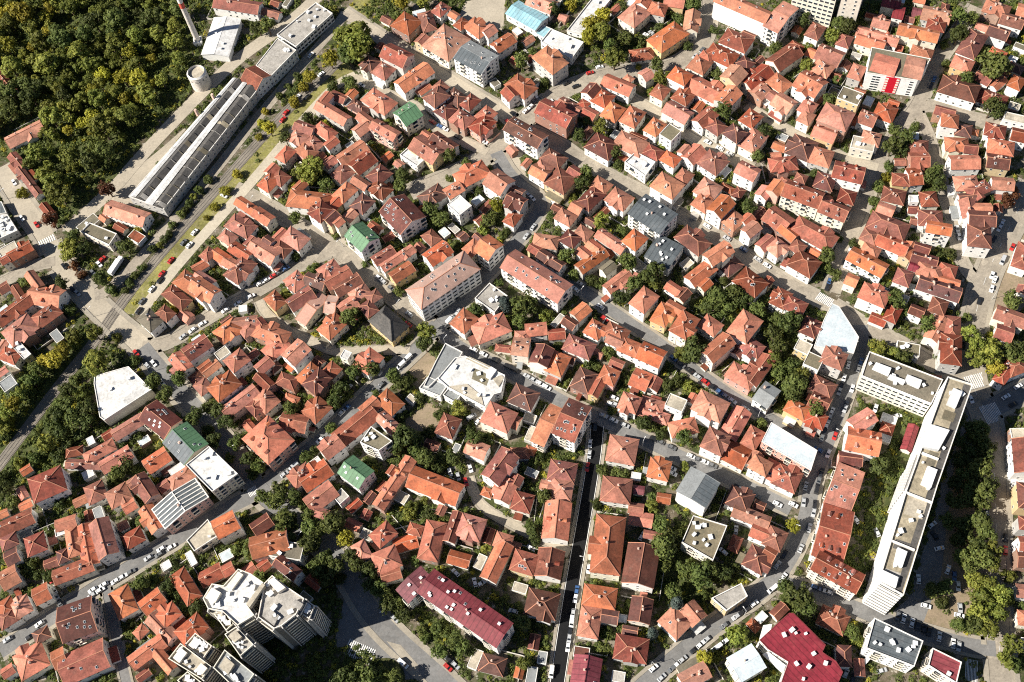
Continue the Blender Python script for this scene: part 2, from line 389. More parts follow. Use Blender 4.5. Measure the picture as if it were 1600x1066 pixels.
def flat_body(root, pts, h, rc, wc, par=.7, units=0, rng=R, wins=True, cap=100, dens=3.0, wide=False, rim=None, fl=2.9, thick=.3, balc=False):
    """flat-roofed building: walls, roof sheet, parapet ring; pts local, any simple polygon"""
    cx, cy, rz = root.location.x, root.location.y, root.rotation_euler.z
    pts = ccw(pts); n = len(pts)
    wb = MB(); wb.prism(pts, -.3, h-.02, 0); wb.obj('wall', WALL[wc], root)
    ins = inset(pts, thick); rb = MB(); rb.add([(x,y,h) for x,y in ins], [list(range(n))], 0); roof = rb.obj('roof', TILE[rc], root)
    out = inset(pts, -.05)
    pb = MB(); vs = [(x,y,h-.35) for x,y in out]+[(x,y,h+par) for x,y in out]+[(x,y,h+par) for x,y in ins]+[(x,y,h-.1) for x,y in ins]
    fs = []
    for i in range(n):
        j = (i+1)%n; fs += [[i,j,n+j,n+i],[n+i,n+j,2*n+j,2*n+i],[2*n+i,2*n+j,3*n+j,3*n+i]]
    pb.add(vs, fs); pb.obj('parapet', M['parapet'] if rim is None else rim, root)
    xs = [p[0] for p in pts]; ys = [p[1] for p in pts]; i = t = 0
    while i < units and t < 200:
        t += 1; x, y = rng.uniform(min(xs), max(xs)), rng.uniform(min(ys), max(ys))
        if inpoly(x, y, inset(pts, 1.4)):
            s = rng.uniform(.7, 1.5); link('vent', VENT, roof, (x, y, h+.2), (0,0,rng.uniform(0,3)), (s, s*rng.uniform(.8,1.4), rng.uniform(.7,1.4))); i += 1
    if wins: windows(root, cx, cy, rz, [(*pts[i], *pts[(i+1)%n]) for i in range(n)], .6, h-.2, cap, dens, wide, fl=fl, balc=balc)
    return roof
def inpoly(x, y, pts):
    r = False; n = len(pts); j = n-1
    for i in range(n):
        xi, yi = pts[i]; xj, yj = pts[j]
        if (yi > y) != (yj > y) and x < (xj-xi)*(y-yi)/(yj-yi)+xi: r = not r
        j = i
    return r
def to_local(pts, cx, cy, rz):
    c, s = cos(-rz), sin(-rz)
    return [((x-cx)*c-(y-cy)*s, (x-cx)*s+(y-cy)*c) for x, y in pts]
def block(name, label, cat, phrase, px, lean, style, rc, wc, group=None, h=None, **kw):
    """a building given by the pixels of its roof outline and the pixels its walls lean"""
    mx, my = sum(p[0] for p in px)/len(px), sum(p[1] for p in px)/len(px)
    h = h or lean_h(mx, my, lean)
    q = [W(x, y, h) for x, y in px]; rng = random.Random(int(mx*7+my*13))
    if name == 'apartment_block' and 'wins' not in kw and not kw.get('wide'): kw['balc'] = True
    if style == 'f':
        cx, cy = sum(p[0] for p in q)/len(q), sum(p[1] for p in q)/len(q); ang = atan2(q[1][1]-q[0][1], q[1][0]-q[0][0])
        root = empty(name, cx, cy, 0, ang); flat_body(root, to_local(q, cx, cy, ang), h, rc, wc, rng=rng, **kw); FOOT.append(q)
    else:
        cx, cy, ang, L, Wd = rect_from_quad(q)
        root = empty(name, cx, cy, 0, ang); house_body(root, L, Wd, h, style, rc, wc, rng, **kw); FOOT.append(rect_corners(cx, cy, ang, L, Wd))
    tag(root, label, cat, group)
    if phrase: LMARK.append((phrase, (mx, my)))
    return root, h, q
def add_box_part(root, name, px, z0, z1, mat, wins=0):
    """an extra prism on a building, from pixels of its top outline"""
    q = ccw([W(x, y, z1) for x, y in px]); l = to_local(q, root.location.x, root.location.y, root.rotation_euler.z)
    b = MB(); b.prism(l, z0, z1); o = b.obj(name, mat, root)
    return o, l
SUN_DY, SUN_EL, SUN_E, SKY_S, EXPO = -30, radians(40), 5.0, .05, .82
# ------------------------------------------------------------------ streets (pixels of their centre lines on the ground)
GM = {
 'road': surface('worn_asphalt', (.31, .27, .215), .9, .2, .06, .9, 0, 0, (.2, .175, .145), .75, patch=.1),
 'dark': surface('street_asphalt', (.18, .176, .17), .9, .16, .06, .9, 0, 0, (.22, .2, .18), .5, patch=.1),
 'black': surface('fresh_black_asphalt', (.013, .013, .014), .9, .15, .1, 1.0, spec=.15),
 'pave': surface('pavement_slabs', (.31, .275, .22), .9, .16, .1, 1.2, 0, 0, (.25, .22, .18), .6),
 'dust': surface('dusty_track', (.44, .39, .305), .95, .14, .08, .9, 0, 0, (.30, .25, .18), .6),
 'conc': surface('concrete_yard', (.39, .34, .265), .9, .15, .07, .9, 0, 0, (.28, .25, .2), .6),
 'dirt': surface('bare_earth', (.26, .2, .135), .95, .2, .1, 1.0, 0, 0, (.14, .13, .06), .7),
 'grass': surface('dry_grass', (.215, .20, .062), .95, .35, .1, .9, 0, 0, (.30, .25, .17), .85),
 'green': surface('garden_grass', (.06, .072, .022), .95, .35, .1, 1.2, 0, 0, (.17, .14, .06), .8),
 'ballast': surface('track_ballast', (.21, .185, .15), .95, .3, .1, 1.8),
 'line': surface('road_paint', (.70, .69, .66), .8, .15, .3, 1.5),
 'kerb': surface('kerb_stone', (.5, .48, .44), .9, .1),
}
ROADS = [  # name, width m, material, pavement m, points
 ('avenue', 9.5, 'conc', 2.5, [(0,262),(33,318),(70,366),(88,408),(130,456),(176,502),(212,531),(226,549)]),
 ('diagonal street', 7, 'road', 1.8, [(365,296),(400,312),(475,358),(520,389),(575,430),(625,473),(678,509)]),
 ('plaza street', 8, 'road', 1.8, [(640,300),(712,271),(775,236),(808,196),(862,150),(925,121),(1002,108),(1050,106),(1098,72),(1108,30),(1108,-10)]),
 ('north road', 7, 'conc', 1.8, [(536,18),(560,34),(612,68),(665,100),(748,152),(790,176),(806,196)]),
 ('upper street', 5.5, 'conc', 1.2, [(932,124),(1000,160),(1050,192),(1075,212),(1150,252),(1176,264)]),
 ('long street', 6.5, 'road', 1.6, [(806,200),(857,212),(925,262),(1007,303),(1057,333),(1145,386),(1200,426),(1275,466),(1306,478),(1342,505),(1400,534),(1470,575),(1512,592)]),
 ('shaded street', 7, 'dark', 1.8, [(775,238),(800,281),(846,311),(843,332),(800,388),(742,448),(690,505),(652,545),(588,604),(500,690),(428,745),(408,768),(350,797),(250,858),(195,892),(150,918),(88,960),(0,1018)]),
 ('lower west street', 6, 'road', 1.5, [(222,541),(262,538),(320,498),(400,455),(480,407),(524,390)]),
 ('right street', 6.5, 'road', 1.6, [(1524,10),(1490,60),(1465,95),(1445,140),(1430,170),(1402,205),(1367,271),(1340,341),(1320,391),(1298,456)]),
 ('lane', 5, 'road', 1.2, [(1432,172),(1455,222),(1472,290),(1490,355),(1498,398),(1512,425),(1530,440)]),
 ('east street', 6, 'road', 1.5, [(1432,168),(1460,163),(1525,188),(1610,204)]),
 ('east avenue', 10, 'road', 2.2, [(1612,286),(1572,366),(1542,426),(1525,485),(1519,530),(1515,582),(1524,615),(1541,645),(1549,690),(1554,745),(1557,830),(1552,905),(1560,1000),(1568,1085)]),
 ('square', 9, 'dark', 1.8, [(1541,642),(1570,628),(1615,602)]),
 ('black street', 6.6, 'black', 1.4, [(934,656),(930,707),(915,798),(892,925),(868,1085)]),
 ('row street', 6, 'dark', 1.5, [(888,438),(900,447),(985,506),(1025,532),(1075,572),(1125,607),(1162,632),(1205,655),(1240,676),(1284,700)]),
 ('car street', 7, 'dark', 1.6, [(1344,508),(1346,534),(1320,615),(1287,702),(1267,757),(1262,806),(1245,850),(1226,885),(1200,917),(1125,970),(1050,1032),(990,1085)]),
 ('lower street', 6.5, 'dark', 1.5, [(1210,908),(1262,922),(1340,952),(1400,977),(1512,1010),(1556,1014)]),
 ('alley', 3.6, 'conc', .8, [(733,745),(740,770),(752,792),(800,820),(890,864)]),
 ('side street', 4.2, 'dark', 1.0, [(165,918),(172,945),(182,1000),(202,1085)]),
 ('station road', 6, 'road', 1.0, [(-10,448),(55,414),(86,408)]),
 ('factory road', 8, 'conc', 0, [(105,362),(155,315),(186,286),(205,262),(250,212),(330,130),(380,85),(450,38),(500,-8)]),
 ('railway road', 6, 'road', 0, [(148,462),(165,458),(212,413),(320,288),(400,187),(460,115),(525,42),(540,20)]),
 ('track road', 6, 'dust', 0, [(217,492),(275,416),(345,338),(400,277),(480,180),(530,128),(556,118)]),
 ('short street', 5, 'conc', 1, [(552,120),(620,155),(652,166),(662,190),(725,222),(762,238)]),
 ('church lane', 4, 'conc', .8, [(404,470),(412,488),(440,510),(485,533),(528,552),(578,546),(640,548)]),
 ('crescent', 5, 'conc', .8, [(1166,165),(1200,186),(1246,212),(1325,250),(1372,262)]),
  ('middle street', 6.4, 'dark', 1.6, [(672,504),(702,531),(724,547),(800,583),(882,630),(930,652),(1000,684),(1075,720),(1112,735),(1200,777),(1236,796)]),
  ('lower avenue', 8.6, 'dark', 2.5, [(221,543),(240,567),(276,607),(312,647),(350,693),(388,744),(412,775),(460,812),(524,866),(552,912),(577,955),(616,998),(676,1050),(712,1085)]),
]
def dense(pts, step=3.0):
    o = []
    for a, b in zip(pts, pts[1:]):
        n = max(1, int(hypot(b[0]-a[0], b[1]-a[1])/step))
        o += [(a[0]+(b[0]-a[0])*i/n, a[1]+(b[1]-a[1])*i/n) for i in range(n)]
    o.append(pts[-1]); return o
def smooth(pts, it=2):
    for _ in range(it):
        q = [pts[0]]
        for a, b in zip(pts, pts[1:]): q += [(a[0]*.75+b[0]*.25, a[1]*.75+b[1]*.25), (a[0]*.25+b[0]*.75, a[1]*.25+b[1]*.75)]
        pts = q+[pts[-1]]
    return pts
def normals(p):
    o = []
    for i in range(len(p)):
        a, b = p[max(0, i-1)], p[min(len(p)-1, i+1)]; L = hypot(b[0]-a[0], b[1]-a[1]) or 1
        o.append((-(b[1]-a[1])/L, (b[0]-a[0])/L))
    return o
RD = []
for nm, w, mt, pv, px in ROADS: RD.append((nm, w/2, mt, pv, np.array(dense(smooth([W(x, y) for x, y in px]))), px))
def road_dist(x, y, skip=None):
    best = (1e9, None, None)
    for k, (nm, hw, mt, pv, p, _) in enumerate(RD):
        if k == skip: continue
        d = np.hypot(p[:,0]-x, p[:,1]-y); i = int(d.argmin())
        if d[i]-hw < best[0]: best = (d[i]-hw, k, i)
    return best
def strip_mesh(b, p, off0, off1, z, mi=0):
    nn = normals(p); o = len(b.v)
    for (x, y), (nx, ny) in zip(p, nn): b.v += [(x+nx*off0, y+ny*off0, z), (x+nx*off1, y+ny*off1, z)]
    for i in range(len(p)-1): b.f.append([o+2*i, o+2*i+2, o+2*i+3, o+2*i+1] if off1 > off0 else [o+2*i+1, o+2*i+3, o+2*i+2, o+2*i]); b.m.append(mi)
def fillpoly(b, q, z, mi=0):
    q = ccw(q); b.add([(x,y,z) for x,y in q], [list(range(len(q)))], mi)
# ground sheet
m, nt, bs = NM('town_ground')
n1 = noise(nt, .045, 5, .65); n2 = noise(nt, .16, 5, .7); n3 = noise(nt, 1.1, 3, .75); n4 = noise(nt, .022, 3, .6)
c = mixc(nt, ramp(nt, n1, .42, .60), (.19, .16, .12), (.10, .08, .052))
c = mixc(nt, ramp(nt, n2, .46, .56), c, (.05, .06, .02))
c = mixc(nt, ramp(nt, noise(nt, .3, 3), .6, .68), c, (.32, .29, .24))
hs_ = nt.nodes.new('ShaderNodeHueSaturation'); lk(nt, c, hs_.inputs['Color']); lk(nt, ramp(nt, n3, .3, .7, .65, 1.35), hs_.inputs['Value'])
lk(nt, hs_.outputs[0], bs.inputs['Base Color']); bs.inputs['Roughness'].default_value = .95; bs.inputs['Specular IOR Level'].default_value = .2
b = MB(); b.add([(-6000,-3000,0),(6000,-3000,0),(6000,9000,0),(-6000,9000,0)], [[0,1,2,3]]); tag(b.obj('ground', m), kind='structure')
AREAS = [
 ('plaza', 'conc', [(745,232),(770,215),(806,190),(830,215),(812,250),(828,285),(796,292),(770,258)]),
 ('crossing_square', 'conc', [(95,402),(150,448),(200,500),(232,540),(200,545),(160,520),(128,470),(82,428)]),
 ('fork_square', 'conc', [(478,395),(505,372),(535,366),(560,400),(548,416),(505,408)]),
 ('park_strip', 'grass', [(188,492),(215,490),(345,336),(480,178),(552,112),(540,92),(500,120),(400,232),(280,362)]),
 ('grass_triangle', 'grass', [(545,15),(572,28),(612,-10),(560,-14)]),
 ('sand_yard', 'conc', [(716,30),(726,2),(790,-6),(786,50),(748,46)]),
 ('sand_yard', 'dirt', [(640,565),(668,550),(684,562),(660,604),(636,580)]),
 ('sand_yard', 'dirt', [(632,655),(668,628),(690,640),(684,672),(655,678),(636,668)]),
 ('lawn', 'grass', [(598,700),(640,672),(650,690),(620,705)]),
 ('lawn', 'grass', [(212,690),(250,676),(254,700),(222,712)]),
 ('factory_yard', 'conc', [(110,362),(150,325),(200,275),(260,225),(300,190),(220,290),(236,330),(165,316)]),
 ('wood_floor', 'green', [(-40,-40),(275,-40),(300,60),(300,140),(225,205),(195,265),(110,340),(80,345),(40,280),(-40,205)]),
 ('cutting', 'green', [(0,600),(130,520),(160,510),(150,560),(100,640),(130,700),(60,760),(0,760)]),
 ('school_yard', 'conc', [(735,640),(770,628),(800,640),(790,668),(745,676)]),
 ('car_park', 'dark', [(1395,955),(1420,935),(1500,965),(1512,1000),(1450,985)]),
 ('slab_yard', 'dark', [(1420,935),(1440,870),(1470,760),(1512,640),(1540,660),(1546,760),(1548,830),(1500,960)]),
 ('roundabout_square', 'dark', [(540,925),(560,935),(590,965),(640,1020),(665,1050),(640,1066),(560,1010),(520,1012),(530,975)]),
 ('garden', 'green', [(1075,470),(1150,450),(1185,470),(1180,530),(1130,545),(1085,520)]),
 ('garden', 'green', [(1210,500),(1260,520),(1262,580),(1240,640),(1205,600)]),
 ('garden', 'green', [(1068,548),(1100,532),(1125,545),(1098,575)]),
 ('garden', 'green', [(1020,880),(1060,850),(1120,880),(1110,930),(1060,950),(1030,920)]),
 ('garden', 'green', [(770,390),(800,330),(815,345),(800,380)]),
 ('garden', 'green', [(1335,620),(1350,630),(1450,650),(1440,690),(1400,800),(1370,850),(1345,880),(1360,800),(1390,700)]),
 ('park', 'dirt', [(1495,690),(1540,700),(1550,820),(1540,960),(1500,1000),(1440,980),(1470,900)]),
 ('east_verge', 'dirt', [(1540,470),(1570,400),(1600,360),(1610,470),(1580,500),(1560,540)]),
]
for i, (nm, mt, px) in enumerate(AREAS):
    b = MB(); fillpoly(b, [W(x, y) for x, y in px], .008+.004*(i % 6)); tag(b.obj(nm, GM[mt]), kind='structure')
for k, (nm, hw, mt, pv, p, px) in enumerate(RD):
    b = MB(); strip_mesh(b, p, hw, -hw, .036+.004*k); tag(b.obj('road', GM[mt]), kind='structure')
    if pv:
        b = MB(); nn = normals(p); z = .25
        for sg in (1, -1):
            for i in range(len(p)-1):
                cxx, cyy = (p[i]+p[i+1])/2; nx, ny = nn[i]; ok = True
                for o in (hw+.3, hw+pv):
                    if road_dist(cxx+nx*sg*o, cyy+ny*sg*o, k)[0] < .2: ok = False
                if not ok: continue
                q = [(p[j][0]+nn[j][0]*sg*o, p[j][1]+nn[j][1]*sg*o) for j, o in ((i,hw),(i+1,hw),(i+1,hw+pv),(i,hw+pv))]
                if sg > 0: b.add([(x,y,z) for x,y in q]+[(x,y,0) for x,y in q], [[0,1,2,3],[0,4,5,1],[2,6,7,3]])
                else: b.add([(x,y,z) for x,y in q]+[(x,y,0) for x,y in q], [[3,2,1,0],[1,5,4,0],[3,7,6,2]])
        if b.v: tag(b.obj('pavement', GM['pave']), kind='structure')
# markings
def zebra(a, c, wid, n):
    A, B_ = np.array(W(*a)), np.array(W(*c)); d = (B_-A)/hypot(*(B_-A)); L = hypot(*(B_-A)); nn = np.array([-d[1], d[0]]); b = MB()
    for i in range(n):
        t0, t1 = (i+.15)/n*L, (i+.7)/n*L
        q = [A+d*t0-nn*wid/2, A+d*t1-nn*wid/2, A+d*t1+nn*wid/2, A+d*t0+nn*wid/2]; b.add([(x,y,.19) for x,y in q], [[0,1,2,3]])
    tag(b.obj('road_markings', GM['line']), kind='structure')
zebra((58,384), (86,370), 4, 9); zebra((541,1010), (583,1028), 7, 14); zebra((1277,462), (1300,475), 5, 10); zebra((1536,650), (1562,642), 9, 12); zebra((1508,1046), (1528,1050), 9, 9); zebra((388,772), (402,764), 4, 7); zebra((1510,600), (1540,592), 7, 10)
b = MB()
for k in (11,):
    p = RD[k][4]
    for i in range(2, len(p)-2, 3): 
        a, c2 = p[i], p[i]+(p[i+1]-p[i])*.8; d = (p[i+1]-p[i]); d = d/hypot(*d); nn = np.array([-d[1], d[0]])*.09
        b.add([(*(a-nn),.17),(*(c2-nn),.17),(*(c2+nn),.17),(*(a+nn),.17)], [[0,1,2,3]])
p = RD[13][4]; strip_mesh(b, p[2:], RD[13][1]-.25, RD[13][1]-.5, .17); strip_mesh(b, p[2:], -RD[13][1]+.5, -RD[13][1]+.25, .17)
p = RD[0][4]
tag(b.obj('road_markings', GM['line']), kind='structure')
# hatched island at the roundabout
b = MB(); q = [W(x, y) for x, y in ((604,1002),(626,1008),(654,1040),(656,1060),(648,1058),(628,1030))]; fillpoly(b, q, .188); tag(b.obj('traffic_island', GM['pave']), kind='structure')
b = MB(); cx, cy = W(600, 1062); ring = [(cx+9*cos(t), cy+9*sin(t)) for t in np.linspace(0, 2*pi, 40, endpoint=False)]; b.prism(ring, 0, .26); tag(b.obj('roundabout', GM['green']), kind='structure')
# railway: two tracks with ballast, sleepers in the ballast texture, steel rails
RAIL = [(-20,752),(40,672),(100,592),(150,532),(186,478),(235,416),(300,340),(400,226),(470,150),(505,122),(530,95)]
pr = np.array(dense(smooth([W(x, y) for x, y in RAIL])))
b = MB(); strip_mesh(b, pr, 2.9, -2.9, .152); tag(b.obj('railway_bed', GM['ballast']), kind='structure')
b = MB()
for off in (-2.3, -.85, .85, 2.3):
    nn = normals(pr)
    for i in range(len(pr)-1):
        a = (pr[i][0]+nn[i][0]*off, pr[i][1]+nn[i][1]*off, .2); c2 = (pr[i+1][0]+nn[i+1][0]*off, pr[i+1][1]+nn[i+1][1]*off, .2); b.bar(a, c2, .18, .16)
tag(b.obj('railway_track', M['rail']), kind='structure')
# ------------------------------------------------------------------ landmark buildings (pixel outlines of their roofs)
LM = {}
def L_(key, *a, **k): LM[key] = block(*a, **k); return LM[key]
AB = 'apartment block'
# factory by the railway: two long bays, then lower sheds and the office
r, h, q = L_('factory', 'factory_shed', 'long factory shed with two dark roof bays and white gutter strips beside the railway', 'factory', 'long dark-roofed factory shed', [(201,307),(256,327),(402,141),(364,122)], 0, 'f', 'a', 'g', h=7.5, par=.25, dens=4.0)
def strip(px, z0, z1, mat, name='roof_bay', lift=0):
    b = MB(); a = [W(x, y, z0) for x, y in px]; l = to_local(a, r.location.x, r.location.y, r.rotation_euler.z)
    mid1 = ((l[0][0]+l[1][0])/2, (l[0][1]+l[1][1])/2); mid2 = ((l[2][0]+l[3][0])/2, (l[2][1]+l[3][1])/2)
    vs = [(*l[0],z0),(*mid1,z1),(*l[1],z0),(*l[2],z0),(*mid2,z1),(*l[3],z0)]
    b.add(vs, [[0,1,4,5],[1,2,3,4],[0,2,1],[3,5,4],[0,5,3,2]]); return b.obj(name, mat, r)
for pa in ([(212,308),(226,315),(379,129),(369,122)], [(238,321),(255,327),(401,140),(386,131)]):
    strip(pa, 7.6, 9.2, TILE['a'])
for pa in ([(202,307),(212,308),(369,122),(364,122)], [(226,316),(238,321),(386,130),(379,128)]):
    strip(pa, 8.3, 8.7, TILE['w'], 'gutter_strip')
for i in range(13):   # patched cross seams and soiled panels on the bays
    t0 = (i+.35)/13.5
    for A1, A2, C1, C2 in (((212,308),(226,315),(369,122),(379,129)), ((238,321),(255,327),(386,131),(401,140))):
        p1, p2 = [W(A[0]+(C[0]-A[0])*t0, A[1]+(C[1]-A[1])*t0, 8.2) for A, C in ((A1, C1), (A2, C2))]
        l = to_local([p1, p2], r.location.x, r.location.y, r.rotation_euler.z); mx_, my_ = (l[0][0]+l[1][0])/2, (l[0][1]+l[1][1])/2
        b = MB(); wd_ = .35 if i % 3 else 2.6; b.bar((*l[0],7.75), (mx_,my_,9.3), wd_, .1); b.bar((mx_,my_,9.3), (*l[1],7.75), wd_, .1); b.obj('roof_patch', TILE[('x','a','k','v')[(i*7) % 4]], r)
for i, (x, y) in enumerate(((333,152),(307,176))):
    a = to_local([W(x, y, 9)], r.location.x, r.location.y, r.rotation_euler.z)[0]; b = MB(); b.box(-.6,.6,-.6,.6,-2,3); b.obj('chimney', M['chimney'], r, (*a, 8.5))
L_('fredshed', 'factory_shed', 'short red tiled shed joining the dark factory bays to the grey factory hall', 'factory', 'short red factory shed', [(375,125),(401,140),(424,118),(400,103)], 0, 'g', 'r', 'w', h=8, chimneys=0)
L_('fhall', 'factory_hall', 'low grey flat-roofed factory hall below the tall white office', 'factory', 'grey factory hall', [(400,103),(424,119),(463,79),(434,60)], 0, 'f', 'x', 'w', h=8, par=.4, units=2)
L_('office', 'office_building', 'white four storey factory office with window bands and a grey flat roof', 'office', 'white factory office', [(433,55),(463,74),(520,22),(494,5)], 19, 'f', 'x', 'w', units=8, wide=True, dens=2.6)
# water tank, chimney, white plant
cx, cy = W(308, 116, 9)
r = empty('water_tank', cx, cy); b = MB(); b.cyl(0,0,-.3,10.5,5.5,5.3,40,cap=False); b.obj('wall', M['stone'], r)
b = MB(); n = 40
for i in range(n):
    a0, a1 = 2*pi*i/n, 2*pi*(i+1)/n
    p = lambda a, rr, z: (rr*cos(a), rr*sin(a), z)
    b.add([p(a0,5.5,10.3),p(a1,5.5,10.3),p(a1,4.7,11.3),p(a0,4.7,11.3),p(a0,4.7,11.3),p(a1,4.7,11.3),p(a0,4.7,9.6),p(a1,4.7,9.6)], [[0,1,2,3],[3,2,5,4],[4,5,7,6]])
b.obj('rim', M['parapet'], r); b = MB(); b.cyl(0,0,9.4,9.7,4.7,4.7,40); b.obj('roof', TILE['c'], r)
for i in range(14): link('window', WIN, r, (5.52*cos(i*.449), 5.52*sin(i*.449), 8.2), (0,0,i*.449+pi/2), (.8,1,.8))
tag(r, 'round rendered water tank with a pale top at the edge of the wood', 'water tank'); LMARK.append(('round water tank', (310,118)))
cx, cy = W(311, 68)
r = empty('chimney_stack', cx, cy); b = MB(); b.cyl(0,0,-.5,29,1.75,1.45,20,cap=False); b.obj('shaft', M['stone'], r)
for z0, z1, mm in ((29,33,'brickred'),(33,37,'parapet'),(37,41,'brickred')):
    b = MB(); b.cyl(0,0,z0,z1,1.47,1.42,20,cap=(z1>40)); b.obj('band', M[mm], r)
b = MB(); b.box(-2.4,2.4,-2.4,2.4,-.3,3.2); b.obj('base', WALL['w'], r)
tag(r, 'tall round factory chimney with red and white bands beside the wood', 'chimney'); LMARK.append(('tall banded chimney', (302,36)))
L_('plant', 'plant_building', 'white windowless plant building with a white vaulted roof beside the tall chimney', 'factory', 'white plant building', [(317,82),(336,24),(375,35),(355,92)], 14, 'g', 'w', 'w', rise=1.4, chimneys=0, vents=3, wins=False)
# school and depot at the crossing
L_('olive', 'school_block', 'three storey cream block with a mossy olive flat roof by the level crossing', 'school', 'mossy olive-roofed block', [(127,363),(141,349),(183,366),(171,384)], 17, 'f', 'k', 'c', units=1)
L_('redlong', 'depot', 'long gabled depot with orange tiles at the end of the dark factory', 'depot', 'long orange depot', [(164,333),(221,355),(237,333),(172,314)], 0, 'g', 'o', 'w', h=6, chimneys=2)
L_('leftwhite', 'office_building', 'white flat-roofed office with a grid of skylights cut by the photo edge', 'office', 'skylit white office', [(-14,338),(12,336),(28,361),(0,374)], 14, 'f', 'w', 'g', units=12)
L_('leftglass', 'glass_hall', 'dark grey glazed hall above the skylit white office', 'hall', 'dark grey glazed hall', [(-14,318),(3,316),(11,334),(-14,337)], 10, 'f', 'e', 'g')
# big hipped block, grey block, green block etc, upper middle
L_('bighip', 'apartment_block', 'broad cream block under one big salmon hipped roof with many skylights', AB, 'big salmon hipped block', [(659,72),(704,97),(731,60),(694,38)], 21, 'h', 's', 'c', rise=5.5, sky=14)
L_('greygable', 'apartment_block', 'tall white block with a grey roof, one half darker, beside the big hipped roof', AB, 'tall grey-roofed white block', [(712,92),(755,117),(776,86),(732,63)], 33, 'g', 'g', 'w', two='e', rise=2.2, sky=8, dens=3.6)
L_('green1', 'apartment_block', 'narrow cream block with a two-tone green gabled roof above a corner car park', AB, 'two-tone green-roofed block', [(637,196),(660,180),(640,160),(612,178)], 25, 'g', 'n', 'c', rise=3, sky=3)
L_('pink1', 'apartment_block', 'pink and white row block with orange tiles below the two-tone green roof', AB, 'pink row block', [(578,200),(616,222),(624,206),(588,186)], 24, 'g', 'o', 'p', dormers=3)
L_('bluehall', 'sports_hall', 'white hall with a pale blue sheet roof near the top edge', 'hall', 'pale blue-roofed hall', [(787,20),(836,46),(856,28),(814,3)], 16, 'g', 'b', 'w', rise=1.5, chimneys=0, dens=5)
L_('blue2', 'annex', 'small annex with a blue roof between the blue hall and the white hall', 'annex', None, [(836,52),(850,60),(864,46),(850,40)], 10, 'f', 'b', 'w', par=.2)
L_('whiteL', 'school_block', 'white flat-roofed school wing beside the pale blue hall', 'school', 'white school wing', [(845,66),(861,46),(912,67),(893,93)], 14, 'f', 'w', 'w', units=3)
L_('whiteL2', 'school_block', 'long narrow white-roofed school wing running up to the top edge', 'school', 'long narrow white wing', [(886,48),(909,54),(956,-2),(930,-8)], 10, 'f', 'w', 'w', units=2)
L_('topwhite', 'apartment_block', 'big white apartment block with a salmon roof at the top of the photo', AB, 'big white block at top', [(1115,2),(1197,37),(1206,20),(1128,-14)], 40, 'g', 's', 'w', rise=2.5, wins=False, sky=3)
L_('topwhite2', 'apartment_block', 'salmon-roofed end wing of the big white apartment block, its right wall in shade', AB, 'salmon-roofed end wing', [(1193,42),(1215,50),(1247,15),(1224,1)], 38, 'g', 's', 'w', rise=2.5, sky=2)
L_('towerA', 'tower_block', 'cream tower block with rows of balconies cut by the top edge', 'tower block', 'cream balcony tower', [(1246,-40),(1312,-22),(1325,-60),(1260,-80)], 0, 'f', 'x', 'c', h=34, wide=True, dens=2.6)
L_('towerB', 'tower_block', 'cream tower block with an orange panel strip beside the balcony tower', 'tower block', 'orange-striped tower', [(1318,-16),(1350,-12),(1364,-54),(1334,-62)], 0, 'f', 'x', 'c', h=30, dens=4)
r, h, q = L_('redpanel', 'office_building', 'white fronted office block whose facade carries a bright red panel with pale dots', 'office', 'red-panelled office', [(1354,114),(1434,126),(1454,92),(1362,74)], 38, 'f', 'k', 'w', wins=False, par=.2)
for nm, pa, hh in (('roof_wing', [(1360,114),(1394,119),(1409,96),(1366,80)], 1.6), ('roof_wing', [(1405,119),(1434,126),(1452,95),(1420,88)], 1.6)):
    a = [W(x, y, h) for x, y in pa]; cx, cy, ang, L, Wd = rect_from_quad(a); l = to_local(rect_corners(cx, cy, ang, L, Wd), r.location.x, r.location.y, r.rotation_euler.z)
    m1 = ((l[0][0]+l[3][0])/2, (l[0][1]+l[3][1])/2); m2 = ((l[1][0]+l[2][0])/2, (l[1][1]+l[2][1])/2)
    b = MB(); b.add([(*l[0],h+.4),(*l[1],h+.4),(*l[2],h+.4),(*l[3],h+.4),(*m1,h+.4+hh),(*m2,h+.4+hh)], [[0,1,5,4],[2,3,4,5],[0,4,3],[1,2,5],[3,2,1,0]]); b.obj('roof_wing', TILE['s'], r)
# facade panel on wall 0->1 (the front)
lp = ccw(to_local(q, r.location.x, r.location.y, r.rotation_euler.z))
i0 = min(range(4), key=lambda i: abs(lp[i][0]-to_local([q[0]], r.location.x, r.location.y, r.rotation_euler.z)[0][0])+abs(lp[i][1]-to_local([q[0]], r.location.x, r.location.y, r.rotation_euler.z)[0][1]))
A, B_ = np.array(lp[i0]), np.array(lp[(i0+1)%4])
if hypot(*(B_-A)) < 5: A, B_ = np.array(lp[i0-1]), np.array(lp[i0])
FL = hypot(*(B_-A)); fd = (B_-A)/FL; fn = np.array([fd[1], -fd[0]]); fa = atan2(fd[1], fd[0])
def on_front(t, z, off=.0): p = A+fd*FL*t+fn*off; return (p[0], p[1], z)
b = MB(); b.box(-FL*.135, FL*.135, -.25, .1, -h*.46, h*.46); b.obj('red_panel', M['red'], r, on_front(.53, h*.5)).rotation_euler = (0,0,fa)
for i in range(6):
    for t in (.425, .635):
        b = MB(); b.box(-.7,.7,-.36,-.2,-.55,.55); b.obj('panel_light', M['dots'], r, on_front(t, h*(.14+.145*i))).rotation_euler = (0,0,fa)
for i in range(6):
    for t in (.17,.25,.9): link('window', DWIN, r, on_front(t, h*(.1+.15*i), .02), (0,0,fa), (2.0,1,1.1))
L_('redcorner', 'apartment_block', 'hipped salmon-tiled block rising behind the red-panelled office', AB, None, [(1421,86),(1452,93),(1460,80),(1428,70)], 22, 'h', 'o', 'w')
